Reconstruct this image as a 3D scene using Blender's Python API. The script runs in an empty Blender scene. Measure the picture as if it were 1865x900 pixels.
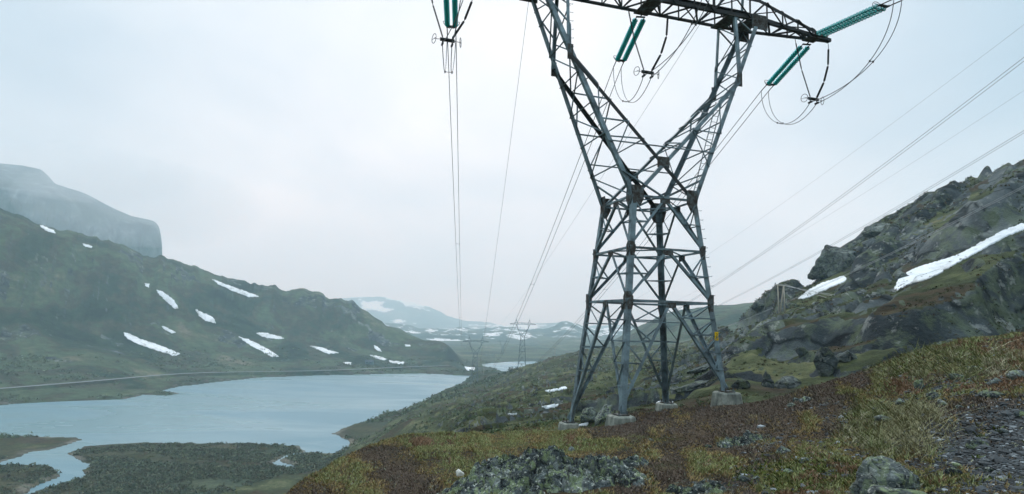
import bpy, math, random
import numpy as np
from mathutils import Vector, Matrix
R = math.radians
random.seed(7); rng = np.random.default_rng(7)

# ------------------------------------------------------------------ camera, light, exposure
sc = bpy.context.scene
F, TH, RO = 1109.36, 0.1193, 0.0305          # focal length in photo pixels (1865 wide), pitch, roll
cam_data = bpy.data.cameras.new('camera'); cam = bpy.data.objects.new('camera', cam_data)
sc.collection.objects.link(cam); sc.camera = cam
cam_data.sensor_width = 36; cam_data.lens = F/1865*36
cam_data.clip_start = 0.1; cam_data.clip_end = 30000
_c, _s = math.cos(TH), math.sin(TH)
right = Vector((1, 0, 0)); up = Vector((0, -_s, _c)); fw = Vector((0, _c, _s))
cr, sr = math.cos(RO), math.sin(RO)
# photo x = cr*X - sr*Y, photo y(down) = sr*X + cr*Y
ir = right*cr + up*sr
iu = up*cr - right*sr
m = Matrix((ir, iu, -fw)).transposed().to_4x4(); cam.matrix_world = m

world = bpy.data.worlds.new('World'); sc.world = world; world.use_nodes = True
SUN_EL, SUN_AZ = R(52), R(-20)               # azimuth measured from +Y (view direction) towards +X
def build_world():
    nt = world.node_tree; N = nt.nodes; L = nt.links; N.clear()
    out = N.new('ShaderNodeOutputWorld'); bg = N.new('ShaderNodeBackground'); bg.inputs[1].default_value = 0.10
    sky = N.new('ShaderNodeTexSky'); sky.sky_type = 'NISHITA'; sky.sun_disc = False
    sky.sun_elevation = SUN_EL; sky.sun_rotation = SUN_AZ; sky.air_density = 1.0; sky.dust_density = 2.0
    tc = N.new('ShaderNodeTexCoord')
    sep = N.new('ShaderNodeSeparateXYZ'); L.new(tc.outputs['Generated'], sep.inputs[0])
    # cloud deck: direction projected on a layer overhead
    mx = N.new('ShaderNodeMath'); mx.operation = 'MAXIMUM'; mx.inputs[1].default_value = 0.0; L.new(sep.outputs[2], mx.inputs[0])
    ad = N.new('ShaderNodeMath'); ad.operation = 'ADD'; ad.inputs[1].default_value = 0.28; L.new(mx.outputs[0], ad.inputs[0])
    cb = N.new('ShaderNodeCombineXYZ')
    for i in (0, 1):
        dv = N.new('ShaderNodeMath'); dv.operation = 'DIVIDE'; L.new(sep.outputs[i], dv.inputs[0]); L.new(ad.outputs[0], dv.inputs[1]); L.new(dv.outputs[0], cb.inputs[i])
    n1 = N.new('ShaderNodeTexNoise'); n1.inputs['Scale'].default_value = 1.15; n1.inputs['Detail'].default_value = 5; n1.inputs['Roughness'].default_value = .5; n1.inputs['Distortion'].default_value = .3
    L.new(cb.outputs[0], n1.inputs['Vector'])
    rp = N.new('ShaderNodeValToRGB'); e = rp.color_ramp.elements
    e[0].position = .30; e[0].color = (CL0[0], CL0[1], CL0[2], 1); e[1].position = .66; e[1].color = (CL1[0], CL1[1], CL1[2], 1)
    L.new(n1.outputs[0], rp.inputs[0])
    # the deck is thinner (brighter) straight ahead over the valley and heavier to either side and overhead
    dot = N.new('ShaderNodeVectorMath'); dot.operation = 'DOT_PRODUCT'; L.new(tc.outputs['Generated'], dot.inputs[0])
    dot.inputs[1].default_value = Vector((-.04, 1, .12)).normalized()
    rp2 = N.new('ShaderNodeValToRGB'); e = rp2.color_ramp.elements
    e[0].position = .70; e[0].color = (.55, .67, .75, 1); e[1].position = .94; e[1].color = (1.0, 1.0, 1.0, 1)
    L.new(dot.outputs['Value'], rp2.inputs[0])
    mm = N.new('ShaderNodeMixRGB'); mm.blend_type = 'MULTIPLY'; mm.inputs[0].default_value = 1
    L.new(rp.outputs[0], mm.inputs[1]); L.new(rp2.outputs[0], mm.inputs[2])
    # an overcast deck is brightest overhead (about three times the horizon)
    zr = N.new('ShaderNodeMapRange'); zr.interpolation_type = 'SMOOTHSTEP'; L.new(sep.outputs[2], zr.inputs[0])
    zr.inputs[1].default_value = .58; zr.inputs[2].default_value = .92; zr.inputs[3].default_value = SKY; zr.inputs[4].default_value = SKY*ZEN
    sc_ = N.new('ShaderNodeVectorMath'); sc_.operation = 'SCALE'; L.new(zr.outputs[0], sc_.inputs['Scale']); L.new(mm.outputs[0], sc_.inputs[0])
    mix = N.new('ShaderNodeMixRGB'); mix.inputs[0].default_value = .96
    L.new(sky.outputs[0], mix.inputs[1]); L.new(sc_.outputs[0], mix.inputs[2]); L.new(mix.outputs[0], bg.inputs[0]); L.new(bg.outputs[0], out.inputs[0])
SKY, ZEN = 9.35, 2.4
CL0 = (.64, .72, .80); CL1 = (.95, .98, 1.0)
build_world()
sun_d = bpy.data.lights.new('sun', 'SUN'); sun_d.energy = 1.0; sun_d.angle = R(25); sun_d.color = (1, .97, .93)
sun = bpy.data.objects.new('sun', sun_d); sc.collection.objects.link(sun)
sd = Vector((math.sin(SUN_AZ)*math.cos(SUN_EL), math.cos(SUN_AZ)*math.cos(SUN_EL), math.sin(SUN_EL)))
sun.rotation_euler = sd.to_track_quat('Z', 'Y').to_euler()
sc.view_settings.view_transform = 'Standard'; sc.view_settings.look = 'None'; sc.view_settings.gamma = 1
sc.view_settings.use_curve_mapping = False; sc.view_settings.exposure = 0.55
sc.render.engine = 'CYCLES'; sc.cycles.volume_bounces = 3; sc.cycles.max_bounces = 6
HAZE = 0.00036

# ------------------------------------------------------------------ camera maths (photo pixel -> direction)
def ray(u, v):
    u = np.asarray(u, float); v = np.asarray(v, float)
    a, b = u-932.5, v-450; X = cr*a+sr*b; Y = -sr*a+cr*b
    x, q = X/F, -Y/F
    return x, _c-q*_s, _s+q*_c
def azel(u, v):
    x, y, z = ray(u, v); h = np.hypot(x, y); return np.arctan2(x, y), z/h
def proj(P):
    x, y, z = P; d = y*_c+z*_s; w = -y*_s+z*_c; X = F*x/d; Y = -F*w/d
    return 932.5+cr*X-sr*Y, 450+sr*X+cr*Y
def at(u, v, r):
    a, e = azel(u, v); return np.array([r*np.sin(a), r*np.cos(a), r*e])
def on_plane(u, v, z):
    x, y, q = ray(u, v); t = z/q; return x*t, y*t

# ------------------------------------------------------------------ helpers
def link(o): sc.collection.objects.link(o); return o
def tag(o, label=None, cat=None, group=None, kind=None):
    if label: o['label'] = label
    if cat: o['category'] = cat
    if group: o['group'] = group
    if kind: o['kind'] = kind
    return o
def empty(name, loc, label, cat, group=None):
    o = bpy.data.objects.new(name, None); o.location = loc; link(o); o.empty_display_size = .2
    return tag(o, label, cat, group)
def np_mesh(name, V, Fc, mat=None, smooth=False, attrs=None):
    """V (n,3); Fc list of int arrays (k,3) or (k,4)"""
    V = np.ascontiguousarray(V, dtype=np.float32)
    if not isinstance(Fc, (list, tuple)): Fc = [Fc]
    Fc = [np.asarray(f, dtype=np.int32) for f in Fc if len(f)]
    me = bpy.data.meshes.new(name)
    nl = sum(f.size for f in Fc); nf = sum(len(f) for f in Fc)
    me.vertices.add(len(V)); me.vertices.foreach_set('co', V.ravel())
    me.loops.add(nl); me.polygons.add(nf)
    me.loops.foreach_set('vertex_index', np.concatenate([f.ravel() for f in Fc]))
    tot = np.concatenate([np.full(len(f), f.shape[1], np.int32) for f in Fc])
    st = np.concatenate([[0], np.cumsum(tot)[:-1]]).astype(np.int32)
    me.polygons.foreach_set('loop_start', st)
    me.polygons.foreach_set('use_smooth', np.full(nf, smooth))
    me.update(calc_edges=True)
    for k, a in (attrs or {}).items():
        a = np.asarray(a, np.float32)
        if a.ndim == 1:
            t = me.attributes.new(k, 'FLOAT', 'POINT'); t.data.foreach_set('value', a)
        else:
            if a.shape[1] == 3: a = np.concatenate([a, np.ones((len(a), 1), np.float32)], 1)
            t = me.attributes.new(k, 'FLOAT_COLOR', 'POINT'); t.data.foreach_set('color', a.ravel())
    if mat: me.materials.append(mat)
    return me
def mobj(name, me, parent=None, loc=None):
    o = bpy.data.objects.new(name, me); link(o)
    if parent is not None: o.parent = parent
    if loc is not None: o.location = loc
    return o
class MB:
    def __init__(s): s.v = []; s.q = []; s.t = []; s.n = 0
    def add(s, V, Q=None, T=None):
        V = np.asarray(V, float); s.v.append(V)
        if Q is not None and len(Q): s.q.append(np.asarray(Q)+s.n)
        if T is not None and len(T): s.t.append(np.asarray(T)+s.n)
        s.n += len(V)
    def beam(s, p, q, w, h=None, upv=None, ext=0):
        p = np.array(p, float); q = np.array(q, float); h = h or w
        d = q-p; L = np.linalg.norm(d)
        if L < 1e-6: return
        d /= L; p = p-d*ext; q = q+d*ext
        u = np.array(upv if upv is not None else (0, 0, 1.0), float)
        if abs(d@u) > .98: u = np.array((1.0, 0, 0))
        a = np.cross(d, u); a /= np.linalg.norm(a); b = np.cross(a, d)
        V = [c+a*sx*w/2+b*sy*h/2 for c in (p, q) for sx, sy in ((-1, -1), (1, -1), (1, 1), (-1, 1))]
        s.add(V, [(0, 1, 2, 3), (7, 6, 5, 4), (0, 4, 5, 1), (1, 5, 6, 2), (2, 6, 7, 3), (3, 7, 4, 0)])
    def angle(s, p, q, w, t, n1, n2):
        """rolled L section: two flanges leaving the line p-q towards n1 and n2"""
        p = np.array(p, float); q = np.array(q, float); d = q-p; L = np.linalg.norm(d)
        if L < 1e-6: return
        d /= L
        n1 = np.array(n1, float); n1 -= d*(n1@d); k = np.linalg.norm(n1)
        if k < 1e-3: n1 = np.cross(d, (0.3, .2, .9)); k = np.linalg.norm(n1)
        n1 /= k
        n2 = np.array(n2, float); n2 -= d*(n2@d); n2 -= n1*(n2@n1); k = np.linalg.norm(n2)
        if k < 1e-3: n2 = np.cross(d, n1); k = 1
        n2 /= k
        prof = [(0, 0), (w, 0), (w, t), (t, t), (t, w), (0, w)]
        V = [c+n1*x+n2*y for c in (p, q) for x, y in prof]
        Q = [(i, (i+1) % 6, (i+1) % 6+6, i+6) for i in range(6)]
        Q += [(0, 1, 2, 3), (0, 3, 4, 5), (9, 8, 7, 6), (11, 10, 9, 6)]
        s.add(V, Q)
    def tube(s, pts, r, n=6, cap=True):
        pts = np.asarray(pts, float); m_ = len(pts)
        rr = np.full(m_, r) if np.isscalar(r) else np.asarray(r)
        tn = np.gradient(pts, axis=0); tn /= np.linalg.norm(tn, axis=1)[:, None]+1e-12
        u = np.array((0, 0, 1.0)) if abs(tn[0][2]) < .9 else np.array((1.0, 0, 0))
        V = []
        for i in range(m_):
            a = np.cross(tn[i], u); a /= np.linalg.norm(a)+1e-12; b = np.cross(a, tn[i])
            if np.linalg.norm(b) > 1e-6: u = b
            th = np.arange(n)*2*np.pi/n
            V.append(pts[i]+rr[i]*(np.cos(th)[:, None]*a+np.sin(th)[:, None]*b))
        V = np.concatenate(V); i, j = np.meshgrid(np.arange(m_-1), np.arange(n), indexing='ij'); i = i.ravel(); j = j.ravel(); k = (j+1) % n
        Q = np.stack([i*n+j, i*n+k, (i+1)*n+k, (i+1)*n+j], 1)
        T = []
        if cap:
            for z, base in ((0, 0), (1, (m_-1)*n)):
                for j in range(1, n-1): T.append((base, base+j+1, base+j) if z == 0 else (base, base+j, base+j+1))
        s.add(V, Q, T)
    def lathe(s, prof, n=12, M=None):
        """prof: (r,z) list, M: 3x3 + origin"""
        th = np.arange(n)*2*np.pi/n
        V = np.concatenate([np.stack([r*np.cos(th), r*np.sin(th), np.full(n, z)], 1) for r, z in prof])
        if M is not None: V = V@M[0].T+M[1]
        i, j = np.meshgrid(np.arange(len(prof)-1), np.arange(n), indexing='ij'); i = i.ravel(); j = j.ravel(); k = (j+1) % n
        s.add(V, np.stack([i*n+j, i*n+k, (i+1)*n+k, (i+1)*n+j], 1))
    def build(s, name, mat, parent=None, smooth=False, loc=None):
        if not s.v: return None
        Fc = []
        if s.q: Fc.append(np.concatenate(s.q))
        if s.t: Fc.append(np.concatenate(s.t))
        V = np.concatenate(s.v)
        if loc is not None: V = V-np.asarray(loc)
        return mobj(name, np_mesh(name, V, Fc, mat, smooth), parent, loc)

# ------------------------------------------------------------------ numpy noise
def _hash(ix, iy, seed):
    h = (ix.astype(np.int64)*374761393 + iy.astype(np.int64)*668265263 + seed*1274126177) & 0xffffffff
    h = ((h ^ (h >> 13))*1274126177) & 0xffffffff
    h = (h ^ (h >> 16)) & 0xffffffff
    return h.astype(np.float64)/4294967295.0*2-1
def vnoise(x, y, seed=0):
    ix = np.floor(x); iy = np.floor(y); fx = x-ix; fy = y-iy
    fx = fx*fx*fx*(fx*(fx*6-15)+10); fy = fy*fy*fy*(fy*(fy*6-15)+10)
    a = _hash(ix, iy, seed); b = _hash(ix+1, iy, seed); c = _hash(ix, iy+1, seed); d = _hash(ix+1, iy+1, seed)
    return (a*(1-fx)+b*fx)*(1-fy)+(c*(1-fx)+d*fx)*fy
def fbm(x, y, seed=0, octv=5, gain=.5):
    s = 0; a = 1; n = 0
    for i in range(octv):
        c, d = math.cos(i*1.3+.4), math.sin(i*1.3+.4)
        s = s+a*vnoise((x*c-y*d)*2**i+17*i, (x*d+y*c)*2**i-9*i, seed+i); n += a; a *= gain
    return s/n
def smooth(x, a, b): t = np.clip((x-a)/(b-a), 0, 1); return t*t*(3-2*t)

# ------------------------------------------------------------------ materials
def mat(name, col, rough=.8, metal=0, spec=.3):
    m_ = bpy.data.materials.new(name); m_.use_nodes = True; b = m_.node_tree.nodes['Principled BSDF']
    b.inputs['Base Color'].default_value = (*col, 1); b.inputs['Roughness'].default_value = rough
    b.inputs['Metallic'].default_value = metal; b.inputs['Specular IOR Level'].default_value = spec
    return m_
def nd(m_, t, **kw):
    n = m_.node_tree.nodes.new(t)
    for k, v in kw.items():
        if k in n.inputs: n.inputs[k].default_value = v
        else: setattr(n, k, v)
    return n
def ramp(m_, src, stops):
    n = m_.node_tree.nodes.new('ShaderNodeValToRGB'); e = n.color_ramp.elements
    while len(e) < len(stops): e.new(.5)
    for x, (p, c) in zip(e, stops): x.position = p; x.color = (*c, 1) if len(c) == 3 else c
    m_.node_tree.links.new(src, n.inputs[0]); return n.outputs[0]
def lk(m_, a, b): m_.node_tree.links.new(a, b)
def noise(m_, vec, scale, detail=6, rough=.6, dist=0, stretch=None, rot=(0, 0, 0)):
    if stretch:
        mp = nd(m_, 'ShaderNodeMapping'); mp.inputs['Scale'].default_value = stretch; mp.inputs['Rotation'].default_value = rot; lk(m_, vec, mp.inputs[0]); vec = mp.outputs[0]
    n = nd(m_, 'ShaderNodeTexNoise', Scale=scale, Detail=detail, Roughness=rough, Distortion=dist); lk(m_, vec, n.inputs['Vector']); return n.outputs[0]
def mixc(m_, f, a, b, mode='MIX'):
    n = nd(m_, 'ShaderNodeMixRGB'); n.blend_type = mode
    for k, s in ((0, f), (1, a), (2, b)):
        if hasattr(s, 'is_output'): lk(m_, s, n.inputs[k])
        elif k == 0: n.inputs[0].default_value = s
        else: n.inputs[k].default_value = (*s, 1)
    return n.outputs[0]
def math_(m_, op, a, b=0.0, clamp=False):
    n = nd(m_, 'ShaderNodeMath', operation=op); n.use_clamp = clamp
    for k, s in ((0, a), (1, b)):
        if hasattr(s, 'is_output'): lk(m_, s, n.inputs[k])
        else: n.inputs[k].default_value = s
    return n.outputs[0]
def bump(m_, h, strength, dist):
    b = nd(m_, 'ShaderNodeBump', Strength=strength, Distance=dist); lk(m_, h, b.inputs['Height'])
    lk(m_, b.outputs[0], m_.node_tree.nodes['Principled BSDF'].inputs['Normal']); return b
def BC(m_): return m_.node_tree.nodes['Principled BSDF'].inputs['Base Color']

def rock_color(m_, P, s=1.0, lichen=.5, cr_=1):
    a = noise(m_, P, .35*s, 10, .72, .6)
    c = ramp(m_, a, [(.36, (.018, .021, .024)), (.46, (.048, .057, .062)), (.54, (.088, .102, .108)), (.66, (.19, .205, .20))])
    dn = nd(m_, 'ShaderNodeTexNoise', Scale=.8*s, Detail=4.0); lk(m_, P, dn.inputs['Vector'])
    dv = nd(m_, 'ShaderNodeVectorMath', operation='SCALE'); dv.inputs['Scale'].default_value = 1.6/s; lk(m_, dn.outputs['Color'], dv.inputs[0])
    av = nd(m_, 'ShaderNodeVectorMath', operation='ADD'); lk(m_, P, av.inputs[0]); lk(m_, dv.outputs[0], av.inputs[1])
    mp = nd(m_, 'ShaderNodeMapping'); mp.inputs['Scale'].default_value = (.7, .7, 1.5); mp.inputs['Rotation'].default_value = (0, .6, .2); lk(m_, av.outputs[0], mp.inputs[0])
    vo = nd(m_, 'ShaderNodeTexVoronoi', feature='DISTANCE_TO_EDGE', Scale=1.1*s); lk(m_, mp.outputs[0], vo.inputs['Vector'])
    vc = nd(m_, 'ShaderNodeTexVoronoi', Scale=1.1*s); lk(m_, mp.outputs[0], vc.inputs['Vector'])
    c = mixc(m_, .55, c, ramp(m_, vc.outputs['Color'], [(.2, (.45, .45, .47)), (.8, (1.35, 1.35, 1.3))]), 'MULTIPLY')
    c = mixc(m_, 1, c, ramp(m_, vo.outputs['Distance'], [(.0, (.16, .16, .17)), (.055, (1, 1, 1))]), 'MULTIPLY')
    st = noise(m_, P, 1.1*s, 8, .65, 1.2, (1, 1, .25))
    c = mixc(m_, .7, c, ramp(m_, st, [(.35, (.35, .35, .38)), (.62, (1.25, 1.25, 1.2))]), 'MULTIPLY')
    l = noise(m_, P, 2.3*s, 9, .7, .4)
    c = mixc(m_, ramp(m_, l, [(.50, (0, 0, 0)), (.58, (lichen,)*3)]), c, (.155, .19, .105))
    l2 = noise(m_, P, 5.5*s, 6, .7)
    c = mixc(m_, ramp(m_, l2, [(.57, (0, 0, 0)), (.63, (lichen,)*3)]), c, (.38, .39, .36))
    return c
def terrain_mat(name, veg, s, rs, far=False, bumpd=.3, bs=.6):
    """veg: ramp stops; s: noise scale 1/m; rs: rock scale"""
    m_ = mat(name, (.1, .1, .1), .95, 0, .12)
    g = nd(m_, 'ShaderNodeNewGeometry'); P = g.outputs['Position']
    a = noise(m_, P, s, 12, .66, .5)
    c = ramp(m_, a, veg)
    f = noise(m_, P, s*9, 8, .7)
    c = mixc(m_, .75, c, ramp(m_, f, [(.28, (.35, .36, .36)), (.5, (.95, .95, .95)), (.72, (1.7, 1.65, 1.5))]), 'MULTIPLY')
    at_ = nd(m_, 'ShaderNodeAttribute', attribute_name='tint'); 
    aw = nd(m_, 'ShaderNodeAttribute', attribute_name='tintw')
    tc = mixc(m_, .8, at_.outputs['Color'], ramp(m_, f, [(.3, (.35, .35, .35)), (.72, (1.7, 1.7, 1.7))]), 'MULTIPLY')
    wv = math_(m_, 'ADD', math_(m_, 'MULTIPLY', aw.outputs['Fac'], 1.6), math_(m_, 'MULTIPLY', math_(m_, 'SUBTRACT', a, .5), 2.2), True)
    wv = math_(m_, 'MULTIPLY', wv, math_(m_, 'MINIMUM', math_(m_, 'MULTIPLY', aw.outputs['Fac'], 8.0), 1.0))
    c = mixc(m_, wv, c, tc)
    ar = nd(m_, 'ShaderNodeAttribute', attribute_name='rock')
    rn = noise(m_, P, rs*1.5, 8, .7)
    rf = math_(m_, 'ADD', ar.outputs['Fac'], math_(m_, 'MULTIPLY', math_(m_, 'SUBTRACT', rn, .5), 1.5))
    rfac = ramp(m_, rf, [(.42, (0, 0, 0)), (.58, (1, 1, 1))])
    c = mixc(m_, rfac, c, rock_color(m_, P, rs))
    lk(m_, c, BC(m_))
    h = math_(m_, 'ADD', noise(m_, P, s*6, 10, .72), math_(m_, 'MULTIPLY', noise(m_, P, rs*2, 10, .7, .8), .6))
    bump(m_, h, bs, bumpd)
    return m_
M = {}
M['near'] = terrain_mat('heath ground', [(.30, (.014, .011, .008)), (.42, (.034, .024, .015)), (.52, (.052, .038, .02)), (.62, (.045, .045, .02)), (.75, (.09, .085, .04))], .5, 1.6, bumpd=.08, bs=.8)
M['mid'] = terrain_mat('hillside scrub', [(.30, (.018, .018, .011)), (.41, (.062, .045, .026)), (.47, (.040, .048, .022)), (.53, (.06, .072, .03)), (.60, (.105, .115, .055)), (.70, (.15, .13, .075))], .06, .09, bumpd=.9, bs=.8)
M['mount'] = terrain_mat('mountain moor', [(.36, (.012, .022, .014)), (.44, (.032, .058, .032)), (.49, (.066, .060, .038)), (.54, (.070, .105, .055)), (.61, (.10, .115, .065)), (.68, (.19, .17, .12))], .013, .03, bumpd=5, bs=.9)
M['farhill'] = terrain_mat('far hills', [(.34, (.02, .045, .04)), (.5, (.05, .085, .07)), (.66, (.13, .15, .12))], .004, .006, bumpd=15, bs=.7)

# ------------------------------------------------------------------ terrain
WZ = -62.0                                      # lake level below the eye
RINGS = []                                      # each: list of (px, r, py | ('z', z))
Z = lambda z: ('z', z)
PZ = lambda py, z: ('p', py, z)
RINGS.append([(-350, 1.2, Z(-1.65)), (2250, 1.2, Z(-1.6))])
RINGS.append([(-350, 5, Z(-2.6)), (0, 5, Z(-2.4)), (400, 5, Z(-2.2)), (620, 5, Z(-1.95)), (1000, 5, Z(-1.75)), (1400, 5, Z(-1.6)), (1865, 5, Z(-1.3)), (2250, 5, Z(-1.2))])
RINGS.append([(-350, 9, Z(-5)), (0, 9, Z(-4.4)), (400, 9, Z(-3.2)), (500, 9, Z(-2.80)), (620, 9, Z(-2.5)), (800, 9, Z(-2.25)), (1000, 9, Z(-2.05)), (1200, 9, Z(-1.95)), (1400, 9, Z(-1.70)), (1560, 9, Z(-1.4)), (1700, 9, Z(-1.05)), (1865, 9, Z(-.75)), (2250, 9, Z(-.5))])
RINGS.append([(-350, 14, Z(-9)), (0, 14, Z(-8)), (400, 13, Z(-5.6)), (500, 12, 915), (560, 14, 868), (620, 16, 834), (750, 20, 797), (1000, 22, 787), (1150, 23, 766), (1300, 24, 744), (1400, 24, 727), (1560, 22, 682), (1640, 20, 650), (1700, 18, 632), (1780, 17, 618), (1865, 16, 609), (2000, 16, 596), (2250, 16, 590)])
RINGS.append([(-350, 30, Z(-18)), (400, 30, Z(-16)), (620, 30, Z(-12)), (750, 30, Z(-8.5)), (870, 30, 802), (1034, 29, 789), (1128, 27.5, 777), (1215, 31.5, 755), (1323, 30.5, 738), (1420, 33, 748), (1560, 40, 745), (1700, 40, 710), (1865, 40, 690), (2250, 40, 670)])
RINGS.append([(-350, 60, Z(-30)), (400, 60, Z(-28)), (620, 60, Z(-22)), (750, 60, Z(-14)), (870, 60, 786), (1000, 60, 769), (1128, 60, 742), (1215, 60, 727), (1323, 60, 700), (1420, 60, 726), (1560, 65, 690), (1700, 70, 655), (1865, 70, 640), (2250, 70, 620)])
RINGS.append([(-350, 110, Z(-46)), (400, 110, Z(-45)), (620, 110, Z(-38)), (750, 110, Z(-25)), (870, 110, 766), (1000, 110, 742), (1128, 110, 714), (1215, 110, 688), (1323, 110, 650), (1420, 105, 640), (1560, 105, 595), (1700, 105, 535), (1865, 105, 470), (2250, 105, 350)])
RINGS.append([(-350, 190, Z(-60)), (400, 190, Z(-59)), (620, 190, Z(-56)), (690, 190, Z(-46)), (750, 190, 788), (870, 190, 748), (1000, 190, 716), (1128, 190, 688), (1215, 190, 664), (1323, 190, 618), (1380, 190, 588), (1420, 190, 571), (1480, 185, 548), (1560, 180, 512), (1700, 175, 425), (1865, 170, 360), (2250, 170, 230)])
RINGS.append([(-350, 270, Z(-61)), (400, 270, Z(-61)), (620, 265, Z(-61)), (690, 275, Z(-55)), (750, 280, 766), (870, 280, 730), (1000, 280, 688), (1128, 280, 668), (1215, 280, 645), (1323, 260, 604), (1345, 250, 588), (1365, 245, 566), (1385, 240, 545), (1410, 235, 521), (1440, 235, 508), (1480, 235, 499), (1488, 235, 468), (1520, 235, 442), (1555, 235, 420), (1590, 235, 393), (1630, 235, 387), (1690, 240, 350), (1750, 240, 330), (1800, 240, 311), (1865, 240, 290), (2000, 240, 230), (2250, 240, 110)])
RINGS.append([(-350, 330, Z(-64)), (620, 330, Z(-64)), (700, 350, Z(-62)), (750, 420, Z(-61)), (830, 510, 706), (870, 520, 696), (930, 480, 671), (1000, 450, 652), (1060, 430, 640), (1128, 420, 640), (1215, 420, 640), (1300, 400, 622), (1365, 390, 600), (1420, 390, 590), (1480, 390, 560), (1560, 390, 520), (1865, 390, 360), (2250, 390, 200)])
# far shore foot / valley behind the near hill
RINGS.append([(-350, 0, PZ(751, -61.6)), (-60, 0, PZ(743, -61.6)), (0, 0, PZ(737, -61.6)), (100, 0, PZ(730, -61.6)), (230, 0, PZ(725, -61.6)), (290, 0, PZ(711, -61.6)), (330, 0, PZ(702, -61.6)), (400, 0, PZ(694, -61.6)), (480, 0, PZ(686, -61.6)), (560, 0, PZ(683.5, -61.6)), (700, 0, PZ(680.5, -61.6)), (780, 0, PZ(680, -61.6)), (850, 700, Z(-61)), (905, 640, Z(-61)), (930, 620, Z(-64)), (1000, 600, Z(-60)), (1128, 600, Z(-45)), (1215, 600, Z(-28)), (1300, 600, Z(-14)), (1420, 600, Z(0)), (1560, 600, Z(10)), (2250, 600, Z(30))])
# road shelf
RINGS.append([(-350, 0, PZ(738, -57.5)), (-150, 0, PZ(722, -57.5)), (0, 0, PZ(711, -57.5)), (145, 0, PZ(699, -57.5)), (280, 0, PZ(687, -58)), (330, 0, PZ(682, -58)), (400, 0, PZ(680, -58.5)), (560, 0, PZ(678, -60)), (640, 0, PZ(675, -59.7)), (700, 0, PZ(672, -59)), (800, 0, PZ(668, -57.5)), (842, 765, 668), (870, 740, Z(-61.2)), (905, 735, Z(-61.5)), (930, 730, Z(-66)), (1000, 720, Z(-63)), (1128, 720, Z(-40)), (1215, 720, Z(-10)), (1300, 720, Z(5)), (1420, 720, Z(15)), (1560, 720, Z(25)), (2250, 720, Z(40))])
RINGS.append([(-350, 690, 560), (0, 690, 610), (150, 700, 615), (300, 730, 620), (480, 790, 625), (600, 815, 632), (700, 830, 643), (780, 820, 652), (820, 800, 656), (842, 780, 667), (870, 780, Z(-61.2)), (905, 790, Z(-64)), (940, 800, Z(-66)), (1000, 800, Z(-64)), (1128, 800, Z(-30)), (1190, 800, 598), (1300, 800, 577), (1420, 800, 570), (2250, 800, 560)])
RINGS.append([(-350, 850, 260), (-150, 850, 322), (0, 850, 378), (50, 850, 396), (100, 850, 418), (150, 860, 430), (200, 870, 440), (290, 880, 468), (345, 900, 489), (365, 900, 491), (420, 910, 505), (450, 910, 515), (490, 910, 522), (560, 910, 531), (600, 900, 541), (650, 890, 561), (700, 880, 588), (740, 870, 601), (765, 860, 614), (790, 850, 616), (805, 845, 619), (822, 835, 632), (838, 825, 658), (845, 825, Z(-60)), (870, 870, Z(-62.5)), (905, 950, 657), (960, 960, 655), (1040, 950, Z(-62)), (1100, 950, 628), (1150, 950, 604), (1190, 950, 580), (1220, 950, 567), (1300, 950, 557), (1370, 950, 546), (1450, 950, 540), (1560, 950, 545), (2250, 950, 545)])
RINGS.append([(-350, 1150, Z(120)), (0, 1150, Z(90)), (300, 1150, Z(50)), (600, 1150, Z(0)), (700, 1100, Z(-40)), (800, 1150, Z(-58)), (870, 1200, 646), (905, 1250, 646), (960, 1250, 645), (1040, 1250, 645), (1128, 1250, 640), (1300, 1250, Z(-30)), (2250, 1250, Z(-30))])
RINGS.append([(-350, 1900, Z(100)), (500, 1900, Z(0)), (700, 1900, 626), (870, 1900, 624), (960, 1800, 626), (1040, 1800, 620), (1128, 1800, 624), (1300, 1800, Z(-30)), (2250, 1800, Z(-30))])
RINGS.append([(-350, 2600, Z(-60)), (2250, 2600, Z(-60))])

AZ = np.concatenate([np.radians(np.arange(-180, -54, 3.0)), np.radians(np.arange(-54, 54.01, .085)), np.radians(np.arange(57, 181, 3.0))])
LR0, LR1, NR = math.log(1.2), math.log(2600), 860
LR = np.linspace(LR0, LR1, NR); RR = np.exp(LR)
def gsm(a, s, axis):
    k = int(3*s)+1; w = np.exp(-.5*(np.arange(-k, k+1)/s)**2); w /= w.sum()
    pad = [(0, 0)]*a.ndim; pad[axis] = (k, k); b = np.pad(a, pad, mode='edge')
    return np.apply_along_axis(lambda v: np.convolve(v, w, 'valid'), axis, b)
def loft(rings, az, rr, sm_az=0, sm_r=3.0):
    lr_k, z_k = [], []
    for ring in rings:
        A, L_, Zz = [], [], []
        for px, r, v in ring:
            if isinstance(v, tuple) and v[0] == 'p':      # lies at height v[2] under the sight line
                a, e = azel(px, v[1]); z = v[2]; r = float(z/e)
            elif isinstance(v, tuple):
                hy = 555+.0303*px; a, _ = azel(px, hy+40 if r > 40 else hy+150); z = v[1]
            else:
                a, e = azel(px, v); z = e*r
            A.append(float(a)); L_.append(math.log(r)); Zz.append(float(z))
        o = np.argsort(A); A = np.array(A)[o]
        lr_k.append(np.interp(az, A, np.array(L_)[o])); z_k.append(np.interp(az, A, np.array(Zz)[o]))
    lr_k = np.array(lr_k); z_k = np.array(z_k)
    out = np.empty((len(az), len(rr)))
    for i in range(len(az)):
        out[i] = np.interp(rr, np.exp(lr_k[:, i]), z_k[:, i])
    if sm_r: out = gsm(out, sm_r, 1)
    if sm_az: out = gsm(out, sm_az, 0)
    return out
H = loft(RINGS, AZ, RR, sm_az=4, sm_r=3.0)
XX = np.sin(AZ)[:, None]*RR[None]; YY = np.cos(AZ)[:, None]*RR[None]
RG = np.broadcast_to(RR[None], H.shape); AG = np.broadcast_to(AZ[:, None], H.shape)
DEG = np.degrees(AG)

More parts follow.
